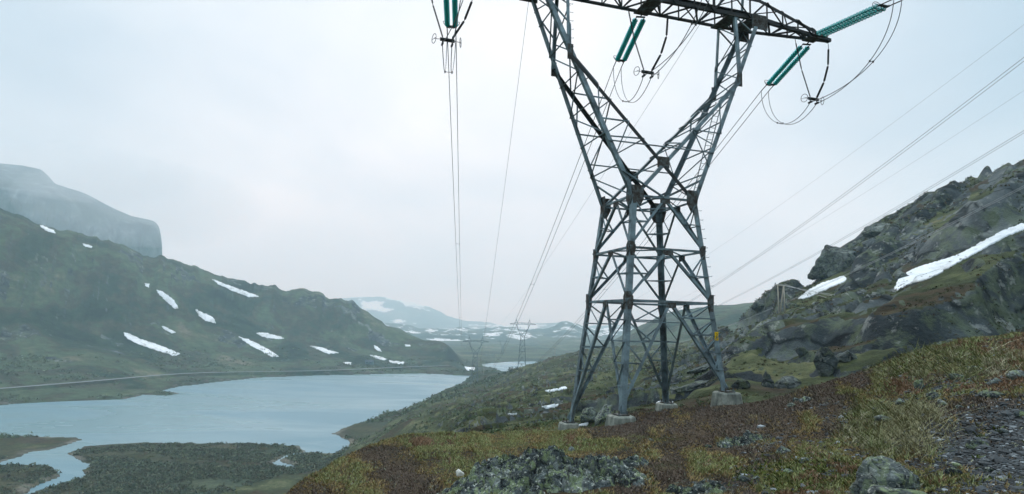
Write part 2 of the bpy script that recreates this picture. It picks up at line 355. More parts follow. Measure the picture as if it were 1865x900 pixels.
# plan outlines of lake
def pix_poly(pts): return np.array([on_plane(u, v, WZ) for u, v in pts])
LAKE = pix_poly([(-300, 752), (-60, 744), (0, 738), (100, 731), (230, 727), (258, 719), (300, 721), (326, 717), (290, 712), (330, 703), (400, 695), (480, 687), (560, 684), (640, 682), (770, 680), (850, 684), (905, 684), (905, 690),
    (872, 697), (830, 712), (800, 722), (785, 727), (795, 730), (770, 738), (740, 745), (700, 752), (680, 762), (640, 776), (603, 789), (622, 796), (638, 808), (640, 816), (600, 828), (570, 826), (556, 826),
    (525, 832), (515, 838), (540, 853), (528, 862), (505, 856), (490, 848), (508, 836), (520, 830), (556, 824), (535, 813), (470, 810), (400, 808), (330, 808), (260, 806), (200, 810), (150, 813), (128, 824), (138, 834), (160, 846), (158, 862), (152, 872), (100, 888), (60, 902), (0, 930),
    (40, 902), (80, 882), (112, 866), (108, 856), (90, 850), (40, 846), (0, 848), (-80, 852), (-80, 850), (0, 842), (20, 835), (50, 824), (90, 819), (130, 808), (150, 800), (130, 796), (60, 795), (0, 795), (-100, 798), (-300, 805)])
FARLAKE = pix_poly([(874, 664), (890, 661), (930, 659), (975, 658), (1000, 668), (980, 680), (945, 684), (915, 677), (900, 671), (880, 667)])
def sdist(poly, X, Y):
    """signed distance, positive inside"""
    d2 = np.full(X.shape, 1e18); ins = np.zeros(X.shape, bool); n = len(poly)
    for i in range(n):
        x0, y0 = poly[i]; x1, y1 = poly[(i+1) % n]; dx, dy = x1-x0, y1-y0
        t = np.clip(((X-x0)*dx+(Y-y0)*dy)/(dx*dx+dy*dy+1e-9), 0, 1)
        d2 = np.minimum(d2, (X-x0-t*dx)**2+(Y-y0-t*dy)**2)
        c = ((y0 > Y) != (y1 > Y)) & (X < (x1-x0)*(Y-y0)/(y1-y0+1e-12)+x0); ins ^= c
    return np.where(ins, 1, -1)*np.sqrt(d2)

# detail
def region(a0, a1, w=3.0): return smooth(DEG, a0-w, a0)*(1-smooth(DEG, a1, a1+w))
degpx = lambda px, py=650: math.degrees(float(azel(px, py)[0]))
right_hill = smooth(DEG, degpx(1250), degpx(1420))*smooth(RG, 45, 75)*(1-smooth(RG, 320, 420))
left_mt = (1-smooth(DEG, degpx(840), degpx(850)))*smooth(RG, 400, 520)
delta = (1-smooth(H, -61.2, -58.5))*(1-smooth(RG, 360, 420))*smooth(RG, 150, 180)
near = 1-smooth(RG, 22, 34)
amp = .10+.035*right_hill+.03*left_mt; amp = amp*(1-.85*delta)*(1-.15*near)
D = np.zeros_like(H)
wl = 256.0; k = 0
while wl > .12:
    sel = (wl < .45*RR) & (wl > RR*.0035)
    if sel.any():
        j = np.where(sel)[0]; j0, j1 = j[0], j[-1]+1
        x = XX[:, j0:j1]/wl+k*3.1; y = YY[:, j0:j1]/wl-k*1.7
        w = smooth(RR[j0:j1]*.45/wl, 1, 1.8)*(1-smooth(wl/(RR[j0:j1]*.0035), 1.0, 1.01)*0)
        nn = vnoise(x, y, 31+k)
        if k % 2: nn = 1-2*np.abs(nn)
        if wl < 25: nn = nn*(1-.55*right_hill[:, j0:j1])
        D[:, j0:j1] += nn*wl*.36*w*amp[:, j0:j1]*(1.0 if wl > 40 else .85)
    wl /= 1.9; k += 1
ridge0 = np.exp(-((RG-238)/30)**2)*right_hill
low_keep = 1-(1-smooth(H, -61, -25))*(DEG < degpx(850))*(RG > 360)*.85
D *= low_keep
D *= 1-.6*ridge0
crest_keep = 1-.6*np.exp(-((np.log(RG)-math.log(850))/.10)**2)*(DEG < degpx(850))
D *= crest_keep
# rock ledges on the right hillside: sharp steps following bands that climb to the right
u_ = XX*.80+YY*.35; v_ = -XX*.35+YY*.80
wx = fbm(XX/60, YY/60, 5, 4)*30; wy = fbm(XX/45+9, YY/45, 6, 4)*26
b1 = fbm((u_+wx)/46, (v_+wy)/22, 11, 4)
b2 = fbm((u_+wx*.6)/17, (v_+wy*.6)/8, 12, 4)
b3 = fbm((u_+wx*.3)/6, (v_+wy*.3)/3.2, 13, 3)
steps = (smooth(b1, -.05, .03)*9+smooth(b1, .16, .22)*7+smooth(b2, -.03, .05)*3.6+smooth(b2, .2, .27)*2.6+smooth(b3, 0, .12)*1.0)
ridge = np.exp(-((RG-238)/26)**2)*right_hill
D += gsm((steps-8.5)*right_hill*.85*np.clip(RG/190, .5, 1.1)*(1-.85*ridge), 2, 0)
midreg = smooth(RG, 35, 60)*(1-smooth(RG, 400, 480))*(1-right_hill)*smooth(DEG, degpx(640), degpx(900))
D += ((smooth(b2, .05, .13)*1.6+smooth(b3, .1, .2)*.7)-1.0)*midreg
H = H+D
# keep the rocky hill's skyline at its surveyed height (the ledges above only roughen it)
SKYP = [(1300, 640), (1345, 588), (1365, 567), (1385, 547), (1410, 522), (1440, 509), (1480, 500), (1488, 478), (1520, 455), (1555, 436), (1590, 404), (1630, 388), (1690, 350), (1750, 329), (1800, 310), (1865, 290), (2000, 230), (2250, 110)]
sa_, se_ = zip(*[(float(a), float(e)) for a, e in (azel(u, v) for u, v in SKYP)])
et = np.interp(AZ, sa_, se_)
jr = (RR > 60) & (RR < 420)
for it_ in range(3):
    eh = (H[:, jr]/RR[jr][None]).max(1); dl = gsm((eh-et)[:, None], 5, 0)[:, 0]
    dl = dl*((AZ > sa_[2]-.03) & (AZ < 1.2))
    H -= (gsm(dl[:, None], 4, 0)[:, 0])[:, None]*RR[None]*smooth(RG, 110, 215)*(1-smooth(RG, 420, 560))
wsm = right_hill*smooth(RG, 195, 215); H = H*(1-wsm)+gsm(H, 3.5, 0)*wsm
# cliffs and gullies on the left mountain
gx = fbm(AG*28, H/260, 44, 5); gl = (1-np.abs(gx)*2)*left_mt*smooth(H, -50, 20)
H += gl*7-left_mt*smooth(H, -50, 20)*3
if True:
    soft = .12
    j0 = np.searchsorted(RR, 120); j1 = np.searchsorted(RR, 1300)
    wxx = XX[:, j0:j1]+fbm(XX[:, j0:j1]/14, YY[:, j0:j1]/14, 71, 3)*2.5; wyy = YY[:, j0:j1]+fbm(XX[:, j0:j1]/14+5, YY[:, j0:j1]/14, 72, 3)*3.5
    sdl = sdist(LAKE, wxx, wyy); sdv = np.maximum(sdl, sdist(FARLAKE, wxx, wyy))
    h = H[:, j0:j1]
    inside = WZ-np.clip(sdv*soft, 0, 4)-.05
    outside = np.maximum(h, WZ+.15+np.clip(-sdv*.05, 0, .9)+.25*np.abs(fbm(XX[:, j0:j1]/6, YY[:, j0:j1]/6, 73, 3)))
    H[:, j0:j1] = np.where(sdv > 0, np.minimum(inside, WZ-.05), outside)
    LSD = np.full_like(H, -1e3); LSD[:, j0:j1] = sdl
# keep the ground at the pylon's feet
DW1, Z1, SL = 1.6, 5.4993, .1021
PC = np.array([6.2271, 27.902]); PSI = .2885
ca, sa = math.cos(PSI), math.sin(PSI)
def T(a, b, z): return np.array([PC[0]+a*ca-b*sa, PC[1]+a*sa+b*ca, z])
SX = (-1, 1, 1, -1); SY = (-1, -1, 1, 1); ZF = (-3.5865, -2.7132, -3.8474, -4.7092)
FEET = []
for i in range(4):
    w = DW1+SL*(Z1-ZF[i]); FEET.append(T(SX[i]*w, SY[i]*w, ZF[i]))
for i, f in enumerate(FEET):
    d = np.hypot(XX-f[0], YY-f[1]); g = f[2]-(1.25, 1.1, .62, .75)[i]
    wgt = 1-smooth(d, .9, 3.0); H = H*(1-wgt)+(g+.2*(H-g))*wgt
def height(x, y):
    x = np.asarray(x, float); y = np.asarray(y, float)
    a = np.arctan2(x, y); lr = np.log(np.maximum(np.hypot(x, y), 1.21))
    fi = np.interp(a, AZ, np.arange(len(AZ))); fj = (lr-LR0)/(LR1-LR0)*(NR-1); fj = np.clip(fj, 0, NR-1.001); fi = np.clip(fi, 0, len(AZ)-1.001)
    i = fi.astype(int); j = fj.astype(int); u = fi-i; v = fj-j
    return (H[i, j]*(1-u)+H[i+1, j]*u)*(1-v)+(H[i, j+1]*(1-u)+H[i+1, j+1]*u)*v
def cast(u, v, rmin=1.5, rmax=2500):
    """photo pixel -> first point of the terrain along that ray"""
    u = np.atleast_1d(np.asarray(u, float)); v = np.atleast_1d(np.asarray(v, float))
    a, e = azel(u, v); fi = np.clip(np.interp(a, AZ, np.arange(len(AZ))), 0, len(AZ)-1.001); i = fi.astype(int); w = (fi-i)[:, None]
    col = H[i]*(1-w)+H[i+1]*w
    ok = (col >= e[:, None]*RR[None]) & (RR[None] > rmin) & (RR[None] < rmax)
    j = ok.argmax(1); hit = ok.any(1); j = np.maximum(j, 1)
    k_ = np.arange(len(u)); d1 = col[k_, j]-e*RR[j]; d0 = col[k_, j-1]-e*RR[j-1]
    t = np.clip(-d0/(d1-d0+1e-12), 0, 1); r = RR[j-1]+(RR[j]-RR[j-1])*t
    return np.stack([r*np.sin(a), r*np.cos(a), r*e], 1), hit, r

# the long snow band and the short patch fill smooth hollows of the hillside
BAND = [(1629, 528), (1636, 508), (1660, 492), (1700, 479), (1740, 467), (1780, 447), (1820, 424), (1867, 406), (1900, 395), (1900, 412), (1866, 419), (1830, 433), (1790, 456), (1750, 476), (1710, 500), (1680, 513), (1655, 518), (1636, 530)]
PATCH = [(1452, 545), (1475, 528), (1500, 515), (1538, 503), (1542, 511), (1520, 522), (1490, 535), (1465, 545)]
jb0, jb1 = int(np.searchsorted(RR, 90)), int(np.searchsorted(RR, 236)); sb = slice(jb0, jb1)
hs = gsm(gsm(H[:, sb], 11, 1), 10, 0)
for it_ in range(2):
    ub, vb_ = proj((XX[:, sb], YY[:, sb], np.where(YY[:, sb] > 1, hs if it_ == 0 else H[:, sb], 0)))
    for pl_ in (BAND, PATCH):
        mk_ = np.where((sdist(np.array(pl_, float), ub, vb_) > -9) & (YY[:, sb] > 1), 1.0, 0.0); mk_ = gsm(gsm(mk_, 3, 0), 3, 1)
        H[:, sb] = H[:, sb]*(1-mk_)+hs*mk_
# slope -> rock
gr = np.gradient(H, axis=1)/(np.gradient(RR)[None]); ga = np.gradient(H, axis=0)/(np.gradient(AZ)[:, None]*RG)
slope = np.sqrt(gr**2+ga**2)
rock = smooth(slope, .55, .9)*right_hill*1.15+smooth(slope, .42, .75)*midreg*.8+smooth(slope, .75, 1.2)*left_mt*.45*smooth(H, -45, 0)+smooth(fbm(XX/46+3, YY/26, 55, 5, .6), .16, .34)*left_mt*.6*smooth(H, -58, -40)+.15*right_hill
tint = np.zeros(H.shape+(3,)); tw = np.zeros_like(H)
def paint(mask, col):
    global tint, tw
    mk = np.clip(mask, 0, 1)
    tint = tint*(1-mk[..., None])+np.array(col)*mk[..., None]; tw = np.maximum(tw*(1-mk), mk) if False else tw*(1-mk)+mk
UU, VV = proj((XX, np.where(YY*_c+H*_s > .3, YY, .5), H))      # used only to place plant zones on the ground
front = (np.abs(DEG) < 54)
def blob(cx, cy, rx, ry, r0, r1, s=.6, seed=3):
    d = ((UU-cx)/rx)**2+((VV-cy)/ry)**2+fbm(UU/60, VV/30, seed, 3)*.6
    return np.where(front & (RG > r0) & (RG < r1), 1-smooth(d, .5, 1.3), 0)
paint((delta > .5)*.55*np.clip(.5+1.2*fbm(XX/25, YY/12, 81, 3), 0, 1), (.12, .12, .065))
paint((delta > .5)*.6*np.clip(.3+1.6*fbm(XX/35, YY/20, 82, 3), 0, 1), (.075, .105, .065))
paint(np.where((np.abs(LSD) < 4) & (LSD < 0), .5, 0)*smooth(DEG, degpx(560, 820), degpx(620, 820))*(RG < 330), (.22, .18, .13))
paint(np.where((LSD < .5) & (LSD > -5), (1-smooth(-LSD, 1.2, 4.5))*.75, 0)*np.clip(.6+fbm(XX/9, YY/9, 83, 3)*1.2, 0, 1), (.20, .185, .15))
# foreground zones
paint(blob(820, 850, 330, 50, 3, 26, seed=4)*.7, (.055, .044, .026))
paint(blob(1000, 800, 260, 22, 3, 30, seed=5)*.7, (.085, .085, .030))
paint(blob(1250, 770, 260, 26, 3, 30, seed=6)*.8, (.060, .042, .030))
paint(blob(1420, 790, 180, 60, 3, 30, seed=7)*.8, (.080, .055, .030))
paint(blob(1480, 860, 150, 40, 3, 20, seed=8)*.7, (.085, .095, .022))
paint(blob(1640, 780, 120, 70, 3, 20, seed=9)*.8, (.11, .105, .05))
paint(blob(1700, 650, 190, 32, 3, 30, seed=10)*.8, (.13, .12, .045))
paint(blob(1560, 690, 160, 18, 3, 30, seed=12)*.7, (.085, .055, .034))
paint(blob(1810, 830, 180, 120, 3, 20, seed=11)*.9, (.055, .052, .046))
paint(blob(650, 870, 140, 50, 3, 26, seed=14)*.5, (.070, .048, .026))
for cx, cy, rx, ry in ((1360, 800, 60, 22), (1460, 735, 60, 10), (1770, 705, 110, 22), (1010, 838, 130, 16), (1310, 890, 90, 26), (1630, 885, 80, 20)):
    rock = np.maximum(rock, blob(cx, cy, rx, ry, 3, 26, seed=15)*.55)
ij = lambda i, j: i*NR+j
def patch(name, i0, i1, j0, j1, material, label=None, sel=None, si=1, sj=1):
    ii = np.unique(np.append(np.arange(i0, i1, si), i1-1)); jj = np.unique(np.append(np.arange(j0, j1, sj), j1-1))
    V = np.stack([XX[np.ix_(ii, jj)], YY[np.ix_(ii, jj)], H[np.ix_(ii, jj)]], -1).reshape(-1, 3)
    n, m2 = len(ii), len(jj)
    a, b = np.meshgrid(np.arange(n-1), np.arange(m2-1), indexing='ij'); q = (a*m2+b).ravel()
    Fc = np.stack([q, q+m2, q+m2+1, q+1], 1)[:, ::-1]
    o = mobj(name, np_mesh(name, V, Fc, material, True, {'rock': rock[np.ix_(ii, jj)].ravel(), 'tint': tint[np.ix_(ii, jj)].reshape(-1, 3), 'tintw': tw[np.ix_(ii, jj)].ravel()}))
    return tag(o, kind='structure', label=label)
jn = int(np.searchsorted(RR, 31)); jm = int(np.searchsorted(RR, 470)); jf = NR
ia = int(np.searchsorted(AZ, azel(852, 680)[0])); NA = len(AZ)
patch('ground', 0, NA, 0, jn+1, M['near'])
patch('hillside', 0, NA, jn, jm+1, M['mid'])
# the left shore starts closer than the hillside ends: one mountain sheet per side of the lake
patch('mountain', 0, ia+1, jm, jf, M['mount'])
patch('valley', ia, NA, jm, jf, M['mount'])

# water
mw = mat('lake water', (.09, .18, .215), .32, 0, .5); g = nd(mw, 'ShaderNodeNewGeometry')
wn = noise(mw, g.outputs['Position'], .35, 6, .6, .3, (1, .5, 1)); wn2 = noise(mw, g.outputs['Position'], .012, 4, .5, .6, (.6, 1.6, 1))
lk(mw, ramp(mw, wn2, [(.40, (.085, .20, .25)), (.60, (.19, .30, .33))]), BC(mw))
lk(mw, ramp(mw, wn2, [(.40, (.48, .48, .48)), (.60, (.26, .26, .26))]), mw.node_tree.nodes['Principled BSDF'].inputs['Roughness'])
bump(mw, wn, .6, .25)
wv = np.array([(-1600, 60, WZ), (1600, 60, WZ), (1600, 1150, WZ), (-1600, 1150, WZ)])
tag(mobj('water', np_mesh('water', wv, np.array([[0, 1, 2, 3]]), mw)), kind='structure')

# far hills, snow mountain and the cliff: separate lofted ranges at their own distances
def range_obj(name, rings, a0, a1, na, r0, r1, nr, material, seed, ampf, snow=0.0, sf=1.4, vert=0.0, sm=1.0):
    az = np.linspace(float(azel(a0, 600)[0]), float(azel(a1, 600)[0]), na); rr = np.exp(np.linspace(math.log(r0), math.log(r1), nr))
    h = loft(rings, az, rr, 1.0, sm)
    X = np.sin(az)[:, None]*rr[None]; Y = np.cos(az)[:, None]*rr[None]
    s = r0*.12
    d = fbm(X/s, Y/s, seed, 7, .52)*ampf*s
    d += (1-2*np.abs(fbm(X/s*2+4, Y/s*.7, seed+9, 5, .55)))*ampf*s*.35
    if vert:
        fw_ = (smooth(rr, 1600, 1700)*(1-smooth(rr, 1800, 1838)))[None]
        d = d*(1-.75*smooth(rr, 1700, 1800)[None])+((1-2*np.abs(fbm(az[:, None]*70+0*rr[None], h/160, seed+31, 5, .6)))*vert+fbm(az[:, None]*22, h/45, seed+37, 4, .6)*vert)*fw_
    edge = smooth(np.arange(nr), 0, nr*.1)[None]
    h2 = h+d*edge
    gr_ = np.gradient(h2, axis=1)/np.gradient(rr)[None]; ga_ = np.gradient(h2, axis=0)/(np.gradient(az)[:, None]*rr[None])
    sl = np.sqrt(gr_**2+ga_**2)
    rk = smooth(sl, .45, .9)
    V = np.stack([X, Y, h2], -1).reshape(-1, 3)
    a, b = np.meshgrid(np.arange(na-1), np.arange(nr-1), indexing='ij'); q = (a*nr+b).ravel()
    Fc = np.stack([q, q+nr, q+nr+1, q+1], 1)[:, ::-1]
    sn = np.zeros_like(h2)
    if snow: sn = smooth(fbm(X/s*sf+3, Y/s*sf*1.5, seed+20, 4, .55)+snow*smooth(h2, 0, 260)-.55*smooth(sl, .3, .8)-.14, .05, .12)
    o = mobj(name, np_mesh(name, V, Fc, material, True, {'rock': rk.ravel(), 'snow': sn.ravel(), 'tint': np.zeros((h2.size, 3)), 'tintw': np.zeros(h2.size)}))
    return tag(o, kind='structure')
msnow = mat('snow', (.86, .89, .92), .7, 0, .2); g = nd(msnow, 'ShaderNodeNewGeometry')
lk(msnow, mixc(msnow, .7, ramp(msnow, noise(msnow, g.outputs['Position'], .09, 8, .7, .5), [(.36, (.50, .51, .50)), (.48, (.78, .81, .83)), (.6, (.88, .90, .93))]), ramp(msnow, noise(msnow, g.outputs['Position'], .9, 6, .75), [(.35, (.72, .72, .70)), (.52, (1, 1, 1))]), 'MULTIPLY'), BC(msnow)); bump(msnow, noise(msnow, g.outputs['Position'], .5, 6, .6), .4, .5)
def snowy(base, name):
    m_ = base.copy(); m_.name = name; b = BC(m_); src = b.links[0].from_socket
    a = nd(m_, 'ShaderNodeAttribute', attribute_name='snow'); lk(m_, mixc(m_, a.outputs['Fac'], src, (.85, .88, .91)), b); return m_
mc_ = mat('far cliff rock', (.1, .1, .1), .95, 0, .1); g = nd(mc_, 'ShaderNodeNewGeometry'); P_ = g.outputs['Position']
c_ = ramp(mc_, noise(mc_, P_, .03, 9, .72, .8, (1, 1, .2)), [(.38, (.008, .012, .014)), (.48, (.06, .075, .08)), (.55, (.13, .15, .15)), (.64, (.28, .30, .29))])
c_ = mixc(mc_, ramp(mc_, noise(mc_, P_, .006, 7, .7, .4, (1, 1, 2.2)), [(.48, (0, 0, 0)), (.58, (.6, .6, .6))]), c_, (.05, .075, .05)); lk(mc_, c_, BC(mc_)); M['cliff'] = mc_
M['farsnow'] = snowy(M['farhill'], 'far hills with snow')
range_obj('far_hills', [
    [(200, 1950, Z(-75)), (1700, 1950, Z(-75))],
    [(200, 3000, 585), (640, 3000, 588), (700, 3000, 590), (730, 3000, 595), (783, 3000, 603), (830, 3000, 600), (876, 3000, 600), (907, 2900, 596), (940, 2900, 597), (965, 2800, 604), (987, 2700, 606), (1008, 2600, 596), (1020, 2600, 590), (1033, 2600, 588), (1049, 2600, 591), (1065, 2600, 598), (1090, 2600, 601), (1150, 2600, 600), (1250, 2600, 600), (1700, 2600, 600)],
    [(200, 3700, Z(-150)), (1700, 3700, Z(-150))]], 250, 1650, 700, 1950, 3700, 90, M['farsnow'], 200, .10, snow=-.17, sf=4.0)
range_obj('snow_mountain', [
    [(200, 3900, Z(-150)), (1700, 3900, Z(-150))],
    [(200, 5000, Z(-40)), (620, 4700, 590), (740, 4700, 595), (800, 4700, 600), (900, 4700, 600), (1700, 4700, 604)],
    [(200, 5600, 560), (560, 5600, 549), (600, 5600, 544), (640, 5600, 541), (690, 5600, 541), (720, 5600, 545), (750, 5550, 549), (775, 5500, 556), (800, 5450, 566), (820, 5400, 577), (845, 5350, 585), (880, 5350, 590), (920, 5350, 596), (960, 5350, 592), (1015, 5350, 589), (1060, 5350, 594), (1120, 5350, 596), (1700, 5350, 600)],
    [(200, 7200, Z(-150)), (1700, 7200, Z(-150))]], 350, 1500, 600, 3900, 7000, 90, M['farsnow'], 230, .085, snow=.20, sf=2.6)
# cliff-sided plateau upper left
range_obj('cliff_mountain', [
    [(-500, 1500, Z(-20)), (330, 1500, Z(-20))],
    [(-500, 1760, 400), (0, 1760, 470), (100, 1760, 480), (200, 1760, 490), (292, 1780, 500), (296, 1780, 520), (330, 1780, 560)],
    [(-500, 1840, 300), (-200, 1840, 320), (0, 1840, 340), (40, 1840, 346), (90, 1840, 352), (150, 1850, 372), (200, 1850, 392), (240, 1850, 403), (285, 1850, 412), (293, 1850, 425), (296, 1850, 500), (330, 1850, 560)],
    [(-500, 2000, 240), (-200, 2000, 270), (0, 2000, 318), (50, 2000, 328), (100, 2000, 335), (150, 2000, 350), (165, 2000, 357), (200, 2000, 376), (240, 2000, 394), (280, 2000, 402), (290, 2000, 412), (295, 2000, 440), (297, 2000, 520), (330, 2000, 560)],
    [(-500, 2350, 200), (-200, 2350, 250), (0, 2350, 297), (40, 2350, 301), (75, 2350, 308), (90, 2350, 322), (100, 2350, 335), (290, 2350, 450), (330, 2350, 600)],
    [(-500, 2900, Z(100)), (330, 2900, Z(0))]], -450, 335, 420, 1500, 2900, 160, M['cliff'], 260, .035, vert=26, sm=1.0)

# ------------------------------------------------------------------ haze
hz = bpy.data.materials.new('haze air'); hz.use_nodes = True; hz.node_tree.nodes.clear()
ho = hz.node_tree.nodes.new('ShaderNodeOutputMaterial'); hv = hz.node_tree.nodes.new('ShaderNodeVolumePrincipled')
hv.inputs['Color'].default_value = (.64, .89, 1.0, 1); hv.inputs['Absorption Color'].default_value = (1, 1, 1, 1); hv.inputs['Density'].default_value = HAZE; hv.inputs['Anisotropy'].default_value = 0.0
hz.node_tree.links.new(hv.outputs[0], ho.inputs['Volume'])
hb = MB(); hb.beam((0, -2200, 270), (0, 7400, 270), 15000, 900)
tag(hb.build('haze', hz), kind='stuff', label='pale blue mist filling the valley and fading the far hills')

mist = bpy.data.materials.new('low cloud'); mist.use_nodes = True; mist.node_tree.nodes.clear()
mo = mist.node_tree.nodes.new('ShaderNodeOutputMaterial'); mv = mist.node_tree.nodes.new('ShaderNodeVolumePrincipled')
mv.inputs['Color'].default_value = (.97, .98, 1, 1); mv.inputs['Density'].default_value = .0010; mist.node_tree.links.new(mv.outputs[0], mo.inputs['Volume'])
def mist_bank(px, py, r, rx, ry, rz):
    import bmesh
    bm = bmesh.new(); bmesh.ops.create_icosphere(bm, subdivisions=4, radius=1); c = at(px, py, r)
    for v in bm.verts: v.co = (v.co.x*rx, v.co.y*ry, v.co.z*rz)
    me = bpy.data.meshes.new('mist'); bm.to_mesh(me); bm.free(); me.materials.append(mist)
    o = mobj('mist', me, None, c); return tag(o, kind='stuff', label='pale low cloud drifting over the end of the grey cliff')
mist_bank(262, 372, 1560, 260, 190, 95)
mist_bank(150, 318, 1560, 230, 160, 55)
#@@OBJECTS@@
# ------------------------------------------------------------------ road at the foot of the mountain
mroad = mat('pale asphalt', (.17, .18, .185), .85)
RP, _, _ = cast([-300, -150, 0, 45, 90, 145, 200, 240, 280, 330, 380, 470, 560, 600, 640, 700, 760, 800, 835],
                [734, 722, 711, 707, 703, 699, 694, 690, 686, 682, 680, 679, 678, 677, 675, 672, 669, 668, 668], 300)
RP[:, 2] = height(RP[:, 0], RP[:, 1]); t_ = np.linspace(0, len(RP)-1, 400); RPs = np.stack([np.interp(t_, np.arange(len(RP)), gsm(RP[:, k:k+1], .8, 0)[:, 0]) for k in range(3)], 1)
RPs = np.stack([gsm(RPs[:, k:k+1], 12, 0)[:, 0] for k in range(3)], 1)
tn = np.gradient(RPs, axis=0); tn /= np.linalg.norm(tn[:, :2], axis=1)[:, None]; nx = np.stack([tn[:, 1], -tn[:, 0]], 1)
rows = []
for off, dz in ((-7, -3.5), (-3.6, .55), (3.6, .75), (7, -3.5)):
    rows.append(np.concatenate([RPs[:, :2]+nx*off, (RPs[:, 2]+dz+.5)[:, None]], 1))
V = np.concatenate(rows); n = len(RPs); q = np.arange(n-1)
FR = np.stack([q+n, q+n+1, q+1+2*n, q+2*n], 1); FS = np.concatenate([np.stack([q+k*n, q+1+k*n, q+1+(k+1)*n, q+(k+1)*n], 1) for k in (0, 2)])
rd = mobj('road', np_mesh('road', V, np.concatenate([FR, FS]), mroad)); tag(rd, kind='structure')
rd.data.materials.append(M['mount']); mi = np.zeros(len(FR)+len(FS), np.int32); mi[len(FR):] = 1; rd.data.polygons.foreach_set('material_index', mi)

# ------------------------------------------------------------------ snow patches
def inpoly(P, x, y):
    c = np.zeros(x.shape, bool); n = len(P)
    for i in range(n):
        x0, y0 = P[i]; x1, y1 = P[(i+1) % n]; c ^= ((y0 > y) != (y1 > y)) & (x < (x1-x0)*(y-y0)/(y1-y0+1e-12)+x0)
    return c
def snow_patch(P, label, group, rmin, rmax=2500, lift=.0016):
    P = np.array(P, float); x0, y0 = P.min(0)-1; x1, y1 = P.max(0)+1
    st = .55 if (x1-x0)*(y1-y0) < 9000 else .9
    xs = np.arange(x0, x1, st); ys = np.arange(y0, y1, st*.8); U, V_ = np.meshgrid(xs, ys, indexing='ij')
    ins = inpoly(P, U+fbm(U/4, V_/4, 91, 3)*2.2, V_+fbm(U/5+7, V_/3, 92, 3)*1.4)
    Q, hit, r = cast(U.ravel(), V_.ravel(), rmin, rmax); ok = ins.ravel() & hit
    nx_, ny_ = U.shape
    idx = np.arange(nx_*ny_).reshape(nx_, ny_); q = np.stack([idx[:-1, :-1].ravel(), idx[1:, :-1].ravel(), idx[1:, 1:].ravel(), idx[:-1, 1:].ravel()], 1)
    rr = r[q]; good = ok[q].all(1) & (rr.max(1)/rr.min(1) < (1.3 if 'rocky' in group else 1.12))
    q = q[good]
    if not len(q): return None
    par = {}
    def find(a):
        while par.setdefault(a, a) != a: par[a] = par[par[a]]; a = par[a]
        return a
    for f in q.tolist():
        r0_ = find(f[0])
        for a in f[1:]: par[find(a)] = find(r0_)
    lab_ = np.array([find(a) for a in q[:, 0].tolist()]); un, ct = np.unique(lab_, return_counts=True); q = q[lab_ == un[ct.argmax()]]   # one patch = one piece
    used = np.unique(q); mp = np.full(nx_*ny_, -1); mp[used] = np.arange(len(used)); W = Q[used].copy()
    top = W.copy(); top[:, 2] += lift*r[used]+.02; 
    c0 = W.mean(0); top -= c0; bot = W-c0; bot[:, 2] -= .3
    f = mp[q][:, ::-1]; e = np.concatenate([f[:, [i, (i+1) % 4]] for i in range(4)]); key = {}
    for a, b in e: key[(a, b)] = 1
    side = [(b, a, a+len(W), b+len(W)) for (a, b) in key if (b, a) not in key]
    me = np_mesh('snow_patch', np.concatenate([top, bot]), np.concatenate([f, np.array(side)]), msnow, True)
    o = mobj('snow_patch', me, None, c0); return tag(o, label, 'snow patch', group)
GA = 'snow patches on the mountain across the lake'; GB = 'snow patches on the rocky hillside'; GC = 'snow patches on the scrubby slope by the lake'
